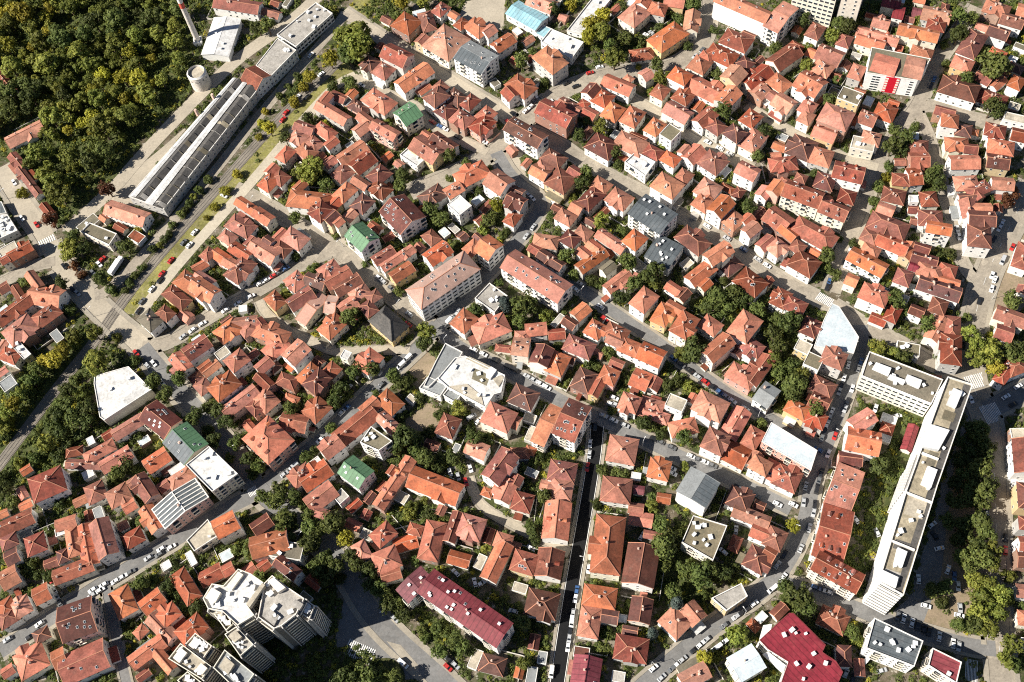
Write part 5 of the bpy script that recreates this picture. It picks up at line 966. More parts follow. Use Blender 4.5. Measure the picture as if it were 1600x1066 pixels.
# ------------------------------------------------------------------ trees: x y r kind (4x crops of the picture tiles)
TD = {
(1,0): "470 390 60 y;560 250 90 l;640 310 110 l;660 240 80 l;580 350 80 g;490 550 45 g;590 530 50 g;340 490 50 y;300 550 40 y;240 640 45 y;90 820 50 y;30 770 30 y;20 860 30 y;190 880 50 g;330 750 50 g;430 780 35 y;820 750 30 l;360 1040 70 l;380 840 25 l;480 70 40 l;890 105 45 g;920 40 50 y;1050 20 50 l;1230 140 30 g;1210 980 50 g;1320 1020 40 g;200 540 25 g;260 480 30 g;150 600 30 g;60 700 30 y;1360 700 25 g;540 880 30 g;80 180 60 g;20 190 50 g;460 960 30 g;1100 510 30 g",
(2,0): "500 180 70 y;570 110 60 y;560 220 70 l;480 250 60 y;650 230 35 g;710 250 50 g;810 260 45 g;1040 120 45 g;970 90 40 g;930 180 40 g;1140 40 60 g;1080 180 40 g;640 390 70 l;610 310 50 g;900 420 50 g;940 500 60 l;1100 290 35 g;860 580 30 l;550 810 60 l;470 760 40 g;420 860 50 g;260 70 50 g;360 40 45 y;690 40 40 g;1290 480 50 g;1490 460 40 g;1310 710 70 g;1410 790 40 g;1570 840 50 g;1540 980 50 g;200 520 40 g;60 400 60 g;660 960 50 g;660 1030 40 g;1260 190 35 g;790 420 25 y;120 330 35 g;1230 670 30 g;940 910 40 l",
(3,0): "40 310 50 g;230 150 50 g;450 160 60 g;490 190 60 g;400 240 50 l;250 300 40 l;240 430 50 l;270 370 40 l;380 640 50 g;820 210 40 g;860 300 40 g;570 310 30 y;1180 130 60 g;1260 130 50 g;1180 240 60 g;1110 280 40 g;1210 210 50 g;1410 420 110 g;1490 180 35 l;1110 400 35 g;1390 690 70 g;1430 710 60 g;870 880 60 g;790 820 50 g;770 930 70 g;840 950 50 g;760 1040 40 g;360 790 30 g;40 840 40 g;920 790 35 g;640 850 30 l;930 140 40 l;1330 340 35 g;1230 500 60 g;1300 500 40 g;430 500 40 g;1340 870 30 g;1360 960 40 g;520 720 25 g;1580 100 30 g",
(0,1): "680 130 60 b;140 150 45 y;330 330 60 b;440 500 70 l;430 540 50 l;480 430 50 g;510 500 60 g;460 600 40 b;510 650 40 b;790 490 60 g;640 690 60 g;870 370 35 y;400 710 50 g;430 880 45 g;160 710 40 g;1220 560 35 g;1100 870 35 y;1270 840 40 y;1110 710 25 l;1430 630 35 g;1340 230 35 y;1410 130 40 y;460 1040 50 l;600 1030 60 l;730 1050 40 l;1010 830 25 g;1040 770 25 g;1300 60 35 g;1240 130 35 g;1180 210 35 g;1130 280 35 g;1080 350 35 g;1030 430 35 g;950 500 35 g;890 610 35 g;850 660 35 g;810 710 35 g;780 760 30 g;1480 30 40 y;1290 300 25 y;690 740 40 g;1210 170 30 l;1160 250 30 g;1060 400 30 g;1000 470 30 l",
(1,1): "340 40 80 l;280 30 60 l;440 110 60 g;230 110 40 y;680 120 30 y;770 190 40 g;900 100 50 g;920 30 50 g;1070 1020 65 l;250 300 50 g;500 410 30 g;840 490 45 g;1090 260 60 g;1150 310 60 g;1270 470 40 g;1560 390 40 g;1500 230 50 y;1550 230 40 g;1450 330 50 g;1390 140 40 g;190 780 45 l;360 610 40 g;600 930 70 g;650 900 40 g;730 750 25 g;250 540 40 g;1560 850 70 c;1520 700 35 g;1380 880 50 g;20 400 40 g;680 590 25 g;420 720 35 g;1060 610 40 g;890 760 40 g;1210 50 30 g;1420 920 40 l;1480 290 45 g;1420 380 45 l;1530 330 35 g",
(2,1): "560 320 60 l;440 100 60 g;380 170 30 l;430 270 30 l;460 20 50 g;250 290 40 g;290 410 40 g;350 550 60 g;400 660 50 g;640 740 30 l;500 700 50 g;560 700 40 g;710 590 70 g;880 660 80 g;760 740 60 g;690 380 35 g;680 800 60 g;730 740 30 y;1380 790 80 g;1290 810 80 g;1450 830 70 g;1240 870 60 g;1540 880 60 g;1310 900 50 g;1570 820 50 g;60 850 80 g;50 940 60 g;210 910 50 l;1470 240 60 g;1170 160 40 l;1290 50 35 l;860 780 40 g;940 800 50 g;1320 700 40 g;1090 880 30 g;500 940 40 g;820 700 60 g;900 720 60 l;130 870 60 g;1350 860 60 g",
(3,1): "740 50 40 y;690 100 45 g;660 200 40 g;540 460 40 g;430 660 45 g;360 540 60 g;360 620 50 g;450 430 30 g;1000 60 60 g;1060 100 60 g;1040 20 60 g;1530 140 50 b;1500 210 60 b;1390 180 40 g;800 820 70 g;840 900 50 g;700 900 35 y;990 970 60 g;860 970 30 g;1240 930 40 g;1260 1030 70 l;1530 820 70 g;1130 530 50 g;1070 530 35 g;50 950 60 g;130 960 80 g;30 1030 60 g;20 230 40 g;300 600 40 g;780 760 40 g;1390 1040 40 y;950 840 30 g;300 20 40 g",
(0,2): "610 140 90 l;840 130 50 g;960 260 60 g;1040 350 60 g;1130 250 60 g;1060 180 30 g;470 20 50 l;400 60 60 y;350 130 70 y;300 140 60 y;240 200 60 g;200 260 60 g;130 350 60 l;100 410 60 y;50 460 60 l;20 540 60 l;60 520 50 y;470 250 40 g;500 350 60 l;440 420 60 g;540 420 60 g;380 480 60 g;470 500 70 g;550 520 60 g;320 520 50 g;400 580 60 g;300 650 60 l;260 680 50 g;210 750 50 g;130 770 50 l;500 600 50 g;1220 480 60 g;1290 420 50 g;1370 450 60 g;1420 510 60 g;1300 560 50 g;1350 640 60 g;1480 640 60 g;1560 760 60 g;1570 830 50 g;1180 500 40 g;730 830 60 g;800 780 60 g;700 870 50 g;840 820 40 g;40 930 60 g;80 1020 50 g;190 900 40 g;450 960 50 g;20 860 50 g;380 1000 50 g;770 640 40 g;860 600 50 g;1440 730 40 g;150 290 60 l;180 330 50 g;430 330 60 g;370 400 50 g;560 470 60 g;430 660 50 g;360 720 50 g;20 600 50 g;70 340 50 g",
(1,2): "860 230 60 g;900 280 60 g;940 260 50 g;1060 40 60 g;740 330 30 g;620 200 60 g;720 190 60 g;540 320 60 g;500 380 60 g;450 330 50 g;570 340 40 g;220 440 60 g;250 420 40 g;470 550 50 g;320 730 50 g;360 690 40 g;930 640 90 g;980 610 70 g;900 480 40 g;1150 460 50 g;1270 430 60 l;1080 570 50 g;1070 740 70 g;1140 740 50 g;1240 730 60 g;1370 620 60 g;1450 620 50 g;1010 370 40 g;20 780 60 g;160 920 60 g;50 980 60 g;120 1000 70 g;230 990 60 g;300 1030 50 g;480 780 25 g;710 760 30 g;1060 830 40 g;1140 810 50 g;980 1040 50 l;1050 1000 40 l;1480 880 40 g;180 300 30 g;350 350 30 l;170 130 35 g;780 1000 40 g;900 850 40 g;1340 560 40 g;900 570 60 g;860 690 60 g;1000 690 60 g",
(2,2): "500 130 50 g;590 80 50 g;640 70 30 g;530 180 40 g;720 260 40 g;820 520 60 g;870 530 50 g;920 590 40 g;960 520 30 l;1080 620 60 g;1110 620 25 y;1080 790 40 l;1560 520 40 g;170 720 50 g;80 790 35 g;140 760 40 g;200 980 60 g;580 840 50 g;650 830 50 g;700 850 50 g;520 1020 45 g;560 800 40 g;880 1040 50 l;870 980 40 g;1150 60 90 g;1100 110 60 g;1030 260 50 g;980 270 50 g;1110 290 50 l;620 440 30 g;1090 500 30 g;290 30 40 g;270 70 40 g;1300 590 30 g;1060 90 60 l",
(3,2): "60 60 60 g;40 130 60 l;70 200 60 g;150 160 60 g;180 270 90 g;150 350 70 g;60 420 40 g;300 440 70 g;1290 120 70 l;1380 110 80 l;1400 40 60 l;1300 40 60 l;1420 180 60 y;1520 90 80 g;1570 60 60 g;1080 110 50 g;1080 30 40 g;680 50 60 l;790 90 60 l;840 120 60 g;600 430 40 g;700 790 70 g;740 740 50 g;640 740 40 g;1310 560 70 g;1330 640 70 g;1350 720 70 g;1330 800 80 g;1300 880 70 g;1340 960 80 g;1240 1000 70 g;1250 560 60 g;1250 700 60 g;1220 840 60 g;1330 1040 60 g;1200 620 60 g;1280 620 60 g;1190 760 60 g;1270 760 70 g;1180 900 60 g;1260 940 70 g;1160 1000 60 g;1380 900 60 g;1380 660 50 g;120 310 60 g;210 220 60 l",
(0,3): "250 60 40 g;310 150 40 g;210 320 50 g;170 360 50 g;230 380 50 g;130 330 40 g;880 440 60 g;1060 460 60 g;1100 520 50 g;1230 600 60 g;1180 620 50 g;1570 250 60 g;350 880 25 y;430 890 25 y;880 60 40 g;1100 340 40 g;960 430 40 g;1080 590 50 g;1000 1040 30 l;1480 240 50 g;310 390 50 g;820 700 40 g;930 880 30 g",
(1,3): "160 60 90 g;230 70 70 g;340 210 75 g;430 300 70 g;500 360 65 g;390 130 60 g;590 290 60 g;330 90 65 g;520 420 50 g;200 150 60 g;490 60 90 g;560 170 60 y;350 200 70 g;330 30 60 g;630 340 60 g;700 380 70 g;720 450 60 g;800 540 60 g;830 600 60 g;860 500 50 g;960 380 40 g;1000 310 40 g;1440 230 40 l;960 10 50 l;1090 20 50 g;1180 50 40 g;1150 870 60 g;1230 800 70 g;1290 850 60 g;1330 860 50 g;1060 790 40 g;1030 740 40 g;930 650 60 g;700 1020 90 g;560 1040 90 g;850 1040 70 g;640 990 60 g;380 360 60 g;430 420 60 g;30 400 50 g;1130 720 50 g;1180 750 40 g;780 1010 60 g;420 330 60 g;300 160 50 g;770 480 60 g;880 580 60 g",
(2,3): "140 130 60 g;180 70 50 g;140 180 40 g;100 90 40 g;930 80 60 g;900 60 50 g;950 230 100 g;1000 160 70 g;1180 400 90 g;1230 370 70 g;1190 520 45 g;1030 580 70 c;880 760 60 c;1010 490 60 g;1410 770 80 l;1200 910 60 y;80 940 55 l;600 760 50 g;580 840 50 g;700 700 40 g;1320 380 60 g;1080 340 60 g;1380 360 50 g;640 870 40 g;900 560 40 g;1270 900 40 l;180 700 50 g;60 700 60 g;1060 90 40 g;940 330 60 g",
(3,3): "160 90 55 y;110 460 60 g;190 520 100 g;240 600 80 g;120 540 60 g;520 760 60 g;560 810 50 l;1340 60 80 g;1360 150 70 g;1300 220 60 g;1330 290 80 g;1290 430 70 l;1370 450 70 l;1440 520 80 l;1330 540 80 l;1310 640 70 l;1190 710 60 g;1280 690 70 g;1370 740 70 l;1500 400 50 l;1500 540 50 l;1520 830 70 l;1490 920 70 l;1530 960 60 g;1250 340 60 g;1240 120 60 g;1270 60 60 g;1280 200 70 g;1180 180 60 g;1120 60 60 g;1110 480 60 g;1020 500 60 g;1090 560 50 g;1200 280 60 g;1400 240 60 l;1390 330 60 l;1190 90 60 g;1400 620 70 l;1440 640 60 l",
}
def crown_mesh(name, rng, n_clump, leaf, kind):
    """leaf-sized faces in lumpy clumps through the crown's volume; radius about 1, base at z=0 (trunk below)"""
    v = []; f = []
    cl = []
    for i in range(n_clump):
        while True:
            x, y, z = rng.uniform(-1,1), rng.uniform(-1,1), rng.uniform(-1,1)
            d = sqrt(x*x+y*y+z*z)
            if .25 < d < 1: break
        if kind == 'c': k = 1-(z+1)/2; x, y, z = x*.9*k, y*.9*k, z*1.5
        s = rng.uniform(.28, .5)*(1-.25*d)
        cl.append((x*.72, y*.72, z*.62, s))
    for x, y, z, s in cl:
        for j in range(40):
            a, t = rng.uniform(0, 2*pi), rng.uniform(-1, 1); q = sqrt(1-t*t); rr = s*rng.uniform(.6, 1.08)
            nx, ny, nz = q*cos(a), q*sin(a), t
            px, py, pz = x+nx*rr, y+ny*rr, z+nz*rr*.8
            nrm = Vector((nx+rng.uniform(-.4,.4), ny+rng.uniform(-.4,.4), nz+.3+rng.uniform(-.35,.35))).normalized()
            u = nrm.orthogonal().normalized(); w = nrm.cross(u); th = rng.uniform(0, 6.28); u, w = u*cos(th)+w*sin(th), w*cos(th)-u*sin(th)
            l = leaf*rng.uniform(.7, 1.35); o = len(v); P = Vector((px,py,pz))
            for aa, bb in ((-1,-.6),(1,-.5),(.8,.7),(-.7,.6)): v.append(tuple(P+u*l*aa+w*l*bb))
            f.append([o,o+1,o+2,o+3])
    me = bpy.data.meshes.new(name); me.from_pydata(v, [], f); return me
def trunk_mesh(rng):
    b = MB(); b.cyl(0,0,-1.45,-.35,.075,.05,7)
    for i in range(5):
        a = i*1.257+rng.uniform(-.4,.4); b.bar((0,0,-.75+.09*i), (.45*cos(a),.45*sin(a),-.05+.05*i), .05, .05)
    return b.mesh('trunk', [M['bark']])
rt = random.Random(5); CROWN = {}; 
TRUNK = [trunk_mesh(rt) for _ in range(3)]
for k in 'glybc':
    CROWN[k] = []
    for i in range(4 if k in 'gly' else 2):
        me = crown_mesh('crown', rt, 26 if k != 'c' else 40, .078, k); me.materials.append(LEAF[k]); CROWN[k].append(me)
TCOL = {'g': 'dark green', 'l': 'mid green', 'y': 'yellow-green', 'b': 'russet', 'c': 'blue-green'}
TREES = []
def tree(x, y, r, k, name, grp):
    i = rt.randrange(len(CROWN[k])); sz = rt.uniform(.9, 1.15)
    hgt = r*sz*1.45 if name != 'bush' else r*.62
    root = empty(name, x, y, 0, rt.uniform(0, 6.28)); 
    link('crown', CROWN[k][i], root, (0,0,hgt), (rt.uniform(-.1,.1), rt.uniform(-.1,.1), 0), (r, r, r*sz*(1 if k != 'c' else 1.3)))
    if name != 'bush': link('trunk', TRUNK[rt.randrange(3)], root, (0,0,hgt), (0,0,0), (r, r, r*sz))
    tag(root, None, 'tree' if name != 'bush' else 'bush', grp)
    return root, hgt
tl = []
for (tc, tr), txt in TD.items():
    y0 = (0, 266, 532, 800)[tr]
    for e in txt.split(';'):
        x, y, r, k = e.split(); tl.append((tc*400+float(x)/4, y0+float(y)/4, float(r)/4, k))
tl.sort(key=lambda t: -t[2]); nt_ = nb_ = 0
TPOS = []
for x, y, r, k in tl:
    big = r >= 10.5 and nt_ < 298
    z = r/3.3*(1.2 if big else .6)
    wx, wy = W(x, y, z); p0, p1 = PX(wx-1, wy, z), PX(wx+1, wy, z); ppm = hypot(p1[0]-p0[0], p1[1]-p0[1])/2
    rm = r/ppm*1.08
    if big: nt_ += 1
    else: nb_ += 1
    nm = 'tree' if big else 'bush'
    o, hg = tree(wx, wy, rm, k, nm, 'trees between the houses' if big else 'garden bushes and small round trees')
    TPOS.append((wx, wy, rm))
    RECS.append(dict(cls=nm, noun=('%s %s' % (TCOL[k], nm)), rank=(nm, k), obj=o, px=PX(wx, wy, hg), desc='%s%s %s' % ('large ' if r > 17 else '', TCOL[k], nm)))
print('trees', nt_, 'bushes', nb_)
# the wood in the upper left corner
WOOD = [(-40,-45),(268,-45),(292,40),(288,128),(222,188),(190,250),(118,306),(92,332),(58,270),(30,255),(-40,200)]
wp = []
wpoly = [W(x, y) for x, y in WOOD]; xs = [p[0] for p in wpoly]; ys = [p[1] for p in wpoly]
hole = [W(x, y) for x, y in ((5,200),(70,190),(75,230),(40,275),(-10,240))]
hole2 = [W(x, y) for x, y in ((-30,105),(22,120),(22,160),(-30,160))]
tries = 0
while len(wp) < 262 and tries < 30000:
    tries += 1; x, y = rt.uniform(min(xs), max(xs)), rt.uniform(min(ys), max(ys))
    if not inpoly(x, y, wpoly) or inpoly(x, y, hole) or inpoly(x, y, hole2) or sin(x*.062)*sin(y*.071+.8) > .83: continue
    r = rt.choice((rt.uniform(2.6,4), rt.uniform(4.2,6), rt.uniform(6,8.2)))
    if any(hypot(x-a, y-b) < (r+c)*.60 for a, b, c, d in wp): continue
    q = sin(x*.045+1)*cos(y*.05)+rt.uniform(-1, 1)
    wp.append((x, y, r, 'y' if q > .8 else 'l' if q > -.6 else 'g'))
print('wood', len(wp))
WREC = []
for x, y, r, k in wp:
    o, hg = tree(x, y, r, k, 'woodland_tree', 'trees of the wood beside the factory'); TPOS.append((x, y, r))
    WREC.append((o, PX(x, y, hg), k))
for o, p, k in WREC: pass
ORD = ['', 'second ', 'third ', 'fourth ', 'fifth ', 'sixth ', 'seventh ', 'eighth ', 'ninth ', 'tenth ', 'eleventh ', 'twelfth ', 'thirteenth ', 'fourteenth ', 'fifteenth ', 'sixteenth ', 'seventeenth ', 'eighteenth ', 'nineteenth ', 'twentieth ']
def ordw(i):
    if i < 20: return ORD[i]
    return {2: 'twenty', 3: 'thirty', 4: 'forty', 5: 'fifty', 6: 'sixty'}[(i+1)//10]+('-'+ORD[(i+1) % 10-1].strip() if (i+1) % 10 > 1 else '-first' if (i+1) % 10 == 1 else 'th')+' '
bands = {}
for o, p, k in WREC: bands.setdefault((int(max(0, min(7, (p[1]+20)//45))), k), []).append((p[0], o))
BN = ['topmost', 'second', 'third', 'fourth', 'fifth', 'sixth', 'seventh', 'lowest']
for (bd, k), v in bands.items():
    v.sort(key=lambda t: t[0])
    for i, (_, o) in enumerate(v):
        o['label'] = '%s woodland tree, %s from the left edge in the %s row-band of the wood' % (TCOL[k], (ordw(i).strip().replace('tyth', 'tieth') or 'first'), BN[bd])
# ------------------------------------------------------------------ cars
def car_meshes(kind):
    L, Wd, H = (4.3, 1.78, 1.46) if kind == 'car' else (5.2, 1.95, 2.2)
    b = MB(); hx, hy = L/2, Wd/2
    if kind == 'car': prof = [(-hx,.28),(-hx,.72),(-hx+.15,.86),(-hx+.35,.92),(-hx+.75,1.40),(-hx+2.35,H),(-hx+3.15,.95),(hx-.15,.80),(hx,.62),(hx,.28)]
    else: prof = [(-hx,.3),(-hx,1.0),(-hx+.05,2.1),(-hx+.3,H),(-hx+3.7,H),(-hx+4.4,1.15),(hx-.1,.95),(hx,.7),(hx,.3)]
    n = len(prof); vs = []
    for s in (-1, 1):
        for x, z in prof: vs.append((x, s*hy*(1 if z < 1 else .84), z))
    fs = [[i,(i+1)%n,n+(i+1)%n,n+i] for i in range(n)]
    b.add(vs, [f[::-1] for f in fs]+[list(range(n))[::-1], list(range(n,2*n))][::-1]); body = b
    g = MB()
    if kind == 'car':
        g.add([(-hx+2.42,-hy*.74,1.44),(-hx+2.42,hy*.74,1.44),(-hx+3.12,hy*.86,.99),(-hx+3.12,-hy*.86,.99)], [[0,3,2,1]])
        g.add([(-hx+.38,-hy*.84,.97),(-hx+.38,hy*.84,.97),(-hx+.74,hy*.74,1.38),(-hx+.74,-hy*.74,1.38)], [[0,3,2,1]])
        for s in (-1,1): g.add([(-hx+.75,s*hy*.99,.97),(-hx+2.95,s*hy*.99,.97),(-hx+2.3,s*hy*.87,1.38),(-hx+.9,s*hy*.87,1.36)], [[0,1,2,3]])
        g.v = [(x, y, z+.02) for x, y, z in g.v]
    else:
        g.add([(-hx+3.72,-hy*.74,H-.03),(-hx+3.72,hy*.74,H-.03),(-hx+4.38,hy*.8,1.2),(-hx+4.38,-hy*.8,1.2)], [[0,3,2,1]]); g.v = [(x+.03, y, z+.03) for x, y, z in g.v]
        for s in (-1,1): g.add([(-hx+3.0,s*hy*.9,1.3),(-hx+4.1,s*hy*.9,1.3),(-hx+3.7,s*hy*.86,1.95),(-hx+3.0,s*hy*.86,1.95)], [[0,1,2,3]])
    return body, g, L, hy
wb = MB(); vs = [(.32*cos(i*pi/6), -.1, .32*sin(i*pi/6)) for i in range(12)]+[(.32*cos(i*pi/6), .1, .32*sin(i*pi/6)) for i in range(12)]
wb.add(vs, [[i,(i+1)%12,12+(i+1)%12,12+i] for i in range(12)]+[list(range(12)), list(range(12,24))[::-1]]); WHEEL = wb.mesh('wheel', [M['rubber']])
CARM = {}
for kd in ('car', 'van'):
    body, g, L, hy = car_meshes(kd); CARM[kd] = ({c: body.mesh('body', [PAINT[c]]) for c in PAINT}, g.mesh('car_window', [M['cglass']]), L, hy)
CC = {'w': 'white', 's': 'silver', 'k': 'black', 'r': 'red', 'b': 'blue', 'g': 'grey', 'y': 'yellow'}
rc = random.Random(11); NCAR = 0; CPOS = []
def car(x, y, ang, c, kd='car', z=.2):
    global NCAR
    if any(hypot(x-a, y-b) < 2.3 for a, b in CPOS): return
    CPOS.append((x, y)); NCAR += 1
    bm, gm, L, hy = CARM[kd]; root = empty('van' if kd == 'van' else 'car', x, y, z, ang)
    link('body', bm[CC[c]], root); link('windows' if 0 else 'window', gm, root)
    for sx in (-.31, .31):
        for s in (-1, 1): link('wheel', WHEEL, root, (sx*L, s*(hy-.08), .32))
    tag(root, None, kd, 'parked and moving cars in the streets')
    RECS.append(dict(cls=kd, noun='%s %s' % (CC[c], kd), rank=(kd, c), obj=root, px=PX(x, y, 1), desc='%s %s' % (CC[c], kd)))
def rcol(): return rc.choices('wskrbg', (32, 25, 21, 3, 8, 11))[0]
def road_ang(x, y):
    d, k, i = road_dist(x, y); p = RD[k][4]; a, b2 = p[max(0,i-1)], p[min(len(p)-1,i+1)]
    return atan2(b2[1]-a[1], b2[0]-a[0]), d, k
CROWS = [(906,925,896,1012,7,''),(1048,562,1172,648,11,''),(945,655,1020,690,6,''),(1030,693,1105,730,6,''),(1150,757,1190,775,3,''),(1328,566,1280,700,13,''),(1346,560,1290,730,12,''),(1285,740,1270,800,5,''),
 (1266,806,1248,856,4,''),(1256,764,1247,800,3,''),(1228,870,1206,925,5,''),(1324,392,1298,450,5,''),(1567,353,1548,392,5,''),(1570,412,1546,474,4,''),(1480,318,1498,372,4,''),(1182,938,1128,975,6,''),(1100,998,1022,1056,9,''),(1120,1012,1136,1000,2,''),
 (1402,962,1498,1010,13,'p'),(1275,923,1295,932,3,''),(1552,772,1562,868,6,''),(693,1024,712,1040,3,''),(405,446,448,424,6,''),(670,190,692,204,4,''),(320,506,280,524,4,''),(390,468,358,486,3,''),(205,895,130,928,6,''),(262,852,232,868,3,''),
 (648,520,628,494,3,''),(575,428,606,454,4,''),(735,543,800,577,7,''),(825,590,856,604,4,''),(560,590,530,622,3,''),(546,640,520,668,4,''),(470,716,448,732,3,''),(222,545,255,590,5,''),(880,426,910,446,3,''),(1155,392,1195,418,3,''),(1100,356,1130,372,2,''),(1105,224,1140,238,3,''),
 (826,172,842,160,3,''),(820,168,838,152,4,'p'),(1075,98,1096,78,4,''),(1454,140,1462,125,3,''),(800,182,790,190,2,''),(905,452,940,478,3,''),(1110,732,1086,722,3,''),(60,982,20,1002,3,''),(1385,545,1420,560,2,''),(85,922,93,942,3,'p'),(810,292,836,308,4,''),(846,345,820,372,3,''),(720,470,700,495,3,'')]
for x0, y0, x1, y1, n, fl in CROWS:
    for i in range(n):
        if rc.random() < .1: continue
        t = i/max(1, n-1)+rc.uniform(-.02, .02); x, y = W(x0+(x1-x0)*t, y0+(y1-y0)*t, .7); a, d, k = road_ang(x, y)
        p = RD[k][4]; hw = RD[k][1]; j = int(np.hypot(p[:,0]-x, p[:,1]-y).argmin()); nx, ny = normals(p)[j]
        sd = (x-p[j][0])*nx+(y-p[j][1])*ny
        if fl != 'p' and abs(sd) < hw+3: s = 1 if sd > 0 else -1; x, y = p[j][0]+nx*s*(hw-1.0), p[j][1]+ny*s*(hw-1.0)
        car(x, y, a+(pi/2 if fl == 'p' else 0)+rc.choice((0, pi))+rc.uniform(-.05,.05), rcol(), 'van' if rc.random() < .05 else 'car')
CSING = """1457 820 w;1460 837 k;1468 857 w;1481 890 w;1435 905 w;1491 900 b;1497 916 w;1447 947 w;1500 950 s;1499 962 w;1415 973 y;1517 624 w;1572 620 w;1591 604 w;1583 632 k;1582 386 r;742 910 w;752 912 w;712 895 w;34 341 w;57 351 r;100 416 k;113 452 k;121 458 s;155 413 w;160 405 r;145 426 g
287 379 g;296 383 w;304 363 w;267 407 r;253 428 r;250 438 k;237 452 w;222 471 g;217 486 k;350 306 w;502 116 w;465 152 w;480 152 k;447 176 r;442 187 r;486 86 w;565 133 w;715 214 k;757 222 w;763 220 s;859 159 w;830 172 s;900 135 k;922 114 r;937 105 w;885 130 k;1010 55 w;1018 52 s;945 498 r
735 732 w;741 735 s;703 738 w;716 745 s;728 753 r;737 652 s v;748 658 w;1050 732 w;1051 740 w;918 730 r;930 667 k;922 693 w;921 710 s;955 632 w;960 622 w;963 633 s;920 889 w;930 893 k;938 896 k;1003 838 w;1130 862 w;1150 828 s;1146 815 w;830 857 w;802 955 s;801 963 w;862 1050 w v;1322 1052 s;1333 1060 k;1355 1030 w v;1378 1048 s
1368 638 w;1402 650 w;1337 812 w;1370 832 s;630 1037 w v;617 967 s;84 906 r;232 872 s;252 858 w;162 914 w;145 922 w;62 975 w;50 989 w;700 1043 r;106 915 w;575 344 w;865 320 w;1530 470 k;1550 430 w;1505 540 k;890 640 k;845 606 w;500 688 w;637 560 w v;627 571 w v;595 602 g;240 568 w;1215 788 w;40 300 s;22 285 w"""
for e in CSING.replace('\n', ';').split(';'):
    p = e.split(); x, y = W(float(p[0]), float(p[1]), .7); a, d, k = road_ang(x, y)
    if d > 12: a = rc.uniform(0, pi)
    if any(inpoly(x, y, f) for f in FOOT): continue
    car(x, y, a, p[2], 'van' if len(p) > 3 else 'car')
print('cars', NCAR)
# lorry trailer by the railway
x, y = W(180, 418, 1.5); x2, y2 = W(188, 406, 1.5); r = empty('lorry', x, y, 0, atan2(y2-y, x2-x)); b = MB(); b.box(-4.6,4.2,-1.3,1.3,.9,3.5); b.obj('box_body', PAINT['white'], r); b = MB(); b.box(4.4,6.4,-1.2,1.2,.5,2.9); b.obj('cab', PAINT['white'], r)
for sx in (-3.6,-2.6,5.2):
    for s in (-1,1): link('wheel', WHEEL, r, (sx, s*1.1, .45), (0,0,0), (1.4,2,1.4))
tag(r, 'white lorry with a long box body beside the railway crossing', 'lorry')
# ------------------------------------------------------------------ garden walls round the plots
rw = random.Random(3); NW = 0
def clear(x, y, m=0.4):
    if road_dist(x, y)[0] < 1.6: return False
    return not any(abs(f[0][0]-x) < 45 and abs(f[0][1]-y) < 45 and inpoly(x, y, f) for f in FOOT)
for a in hs[:260]:
    if NW >= 170: break
    cx, cy, ang, L, Wd = a[:5]; c, s = cos(ang), sin(ang); pts = []
    ox, oy = L/2+rw.uniform(2.5, 7), Wd/2+rw.uniform(2.5, 7); sx, sy = rw.choice((-1,1)), rw.choice((-1,1))
    for u, v in ((-ox*sx*.3, oy*sy),(ox*sx, oy*sy),(ox*sx, -oy*sy*.6)): pts.append((cx+u*c-v*s, cy+u*s+v*c))
    b = MB(); okn = 0; ox0, oy0 = pts[1]
    for p, q in zip(pts, pts[1:]):
        n = int(hypot(q[0]-p[0], q[1]-p[1])/2)+1; run = None
        for i in range(n+1):
            x, y = p[0]+(q[0]-p[0])*i/n, p[1]+(q[1]-p[1])*i/n
            if clear(x, y):
                if run is not None: b.bar((run[0]-ox0,run[1]-oy0,.7), (x-ox0,y-oy0,.7), .24, 1.5); okn += 1
                run = (x, y)
            else: run = None
            if run is None and okn: break
        if run is None and okn: break
    if okn >= 4:
        o = b.obj('garden_wall', M['fence'], None, (ox0, oy0, 0)); tag(o, None, 'garden wall', 'rendered garden walls between the plots'); NW += 1
        RECS.append(dict(cls='garden_wall', noun='garden wall', obj=o, px=PX(ox0, oy0, 1), desc='pale rendered garden wall'))
print('walls', NW)
# ------------------------------------------------------------------ street lamps along the avenues
lamp = MB(); lamp.cyl(0,0,0,8,.11,.07,8); lamp.bar((0,0,7.9),(1.8,0,8.3),.1,.1); LAMPM = lamp.mesh('pole', [M['unit']]); lh = MB(); lh.box(1.5,2.3,-.16,.16,8.2,8.36); LHM = lh.mesh('lamp_head', [M['frame']])
for k, (nm, hw, mt, pv, p, px) in enumerate(RD):
    if nm not in ('avenue', 'lower avenue', 'east avenue', 'black street', 'car street', 'row street', 'diagonal street', 'middle street'): continue
    nn = normals(p)
    for i in range(6, len(p)-4, 13):
        s = 1 if (i//13) % 2 else -1; x, y = p[i][0]+nn[i][0]*s*(hw+.5), p[i][1]+nn[i][1]*s*(hw+.5); q = PX(x, y)
        if not (0 < q[0] < 1600 and 0 < q[1] < 1066) or road_dist(x, y)[0] < .2: continue
        r = empty('street_lamp', x, y, 0, atan2(-nn[i][1]*s, -nn[i][0]*s)); link('pole', LAMPM, r); link('lamp_head', LHM, r); tag(r, None, 'street lamp', 'street lamps on the main streets')
        RECS.append(dict(cls='street_lamp', noun='street lamp', obj=r, px=PX(x, y, 4), desc='slim grey street lamp'))
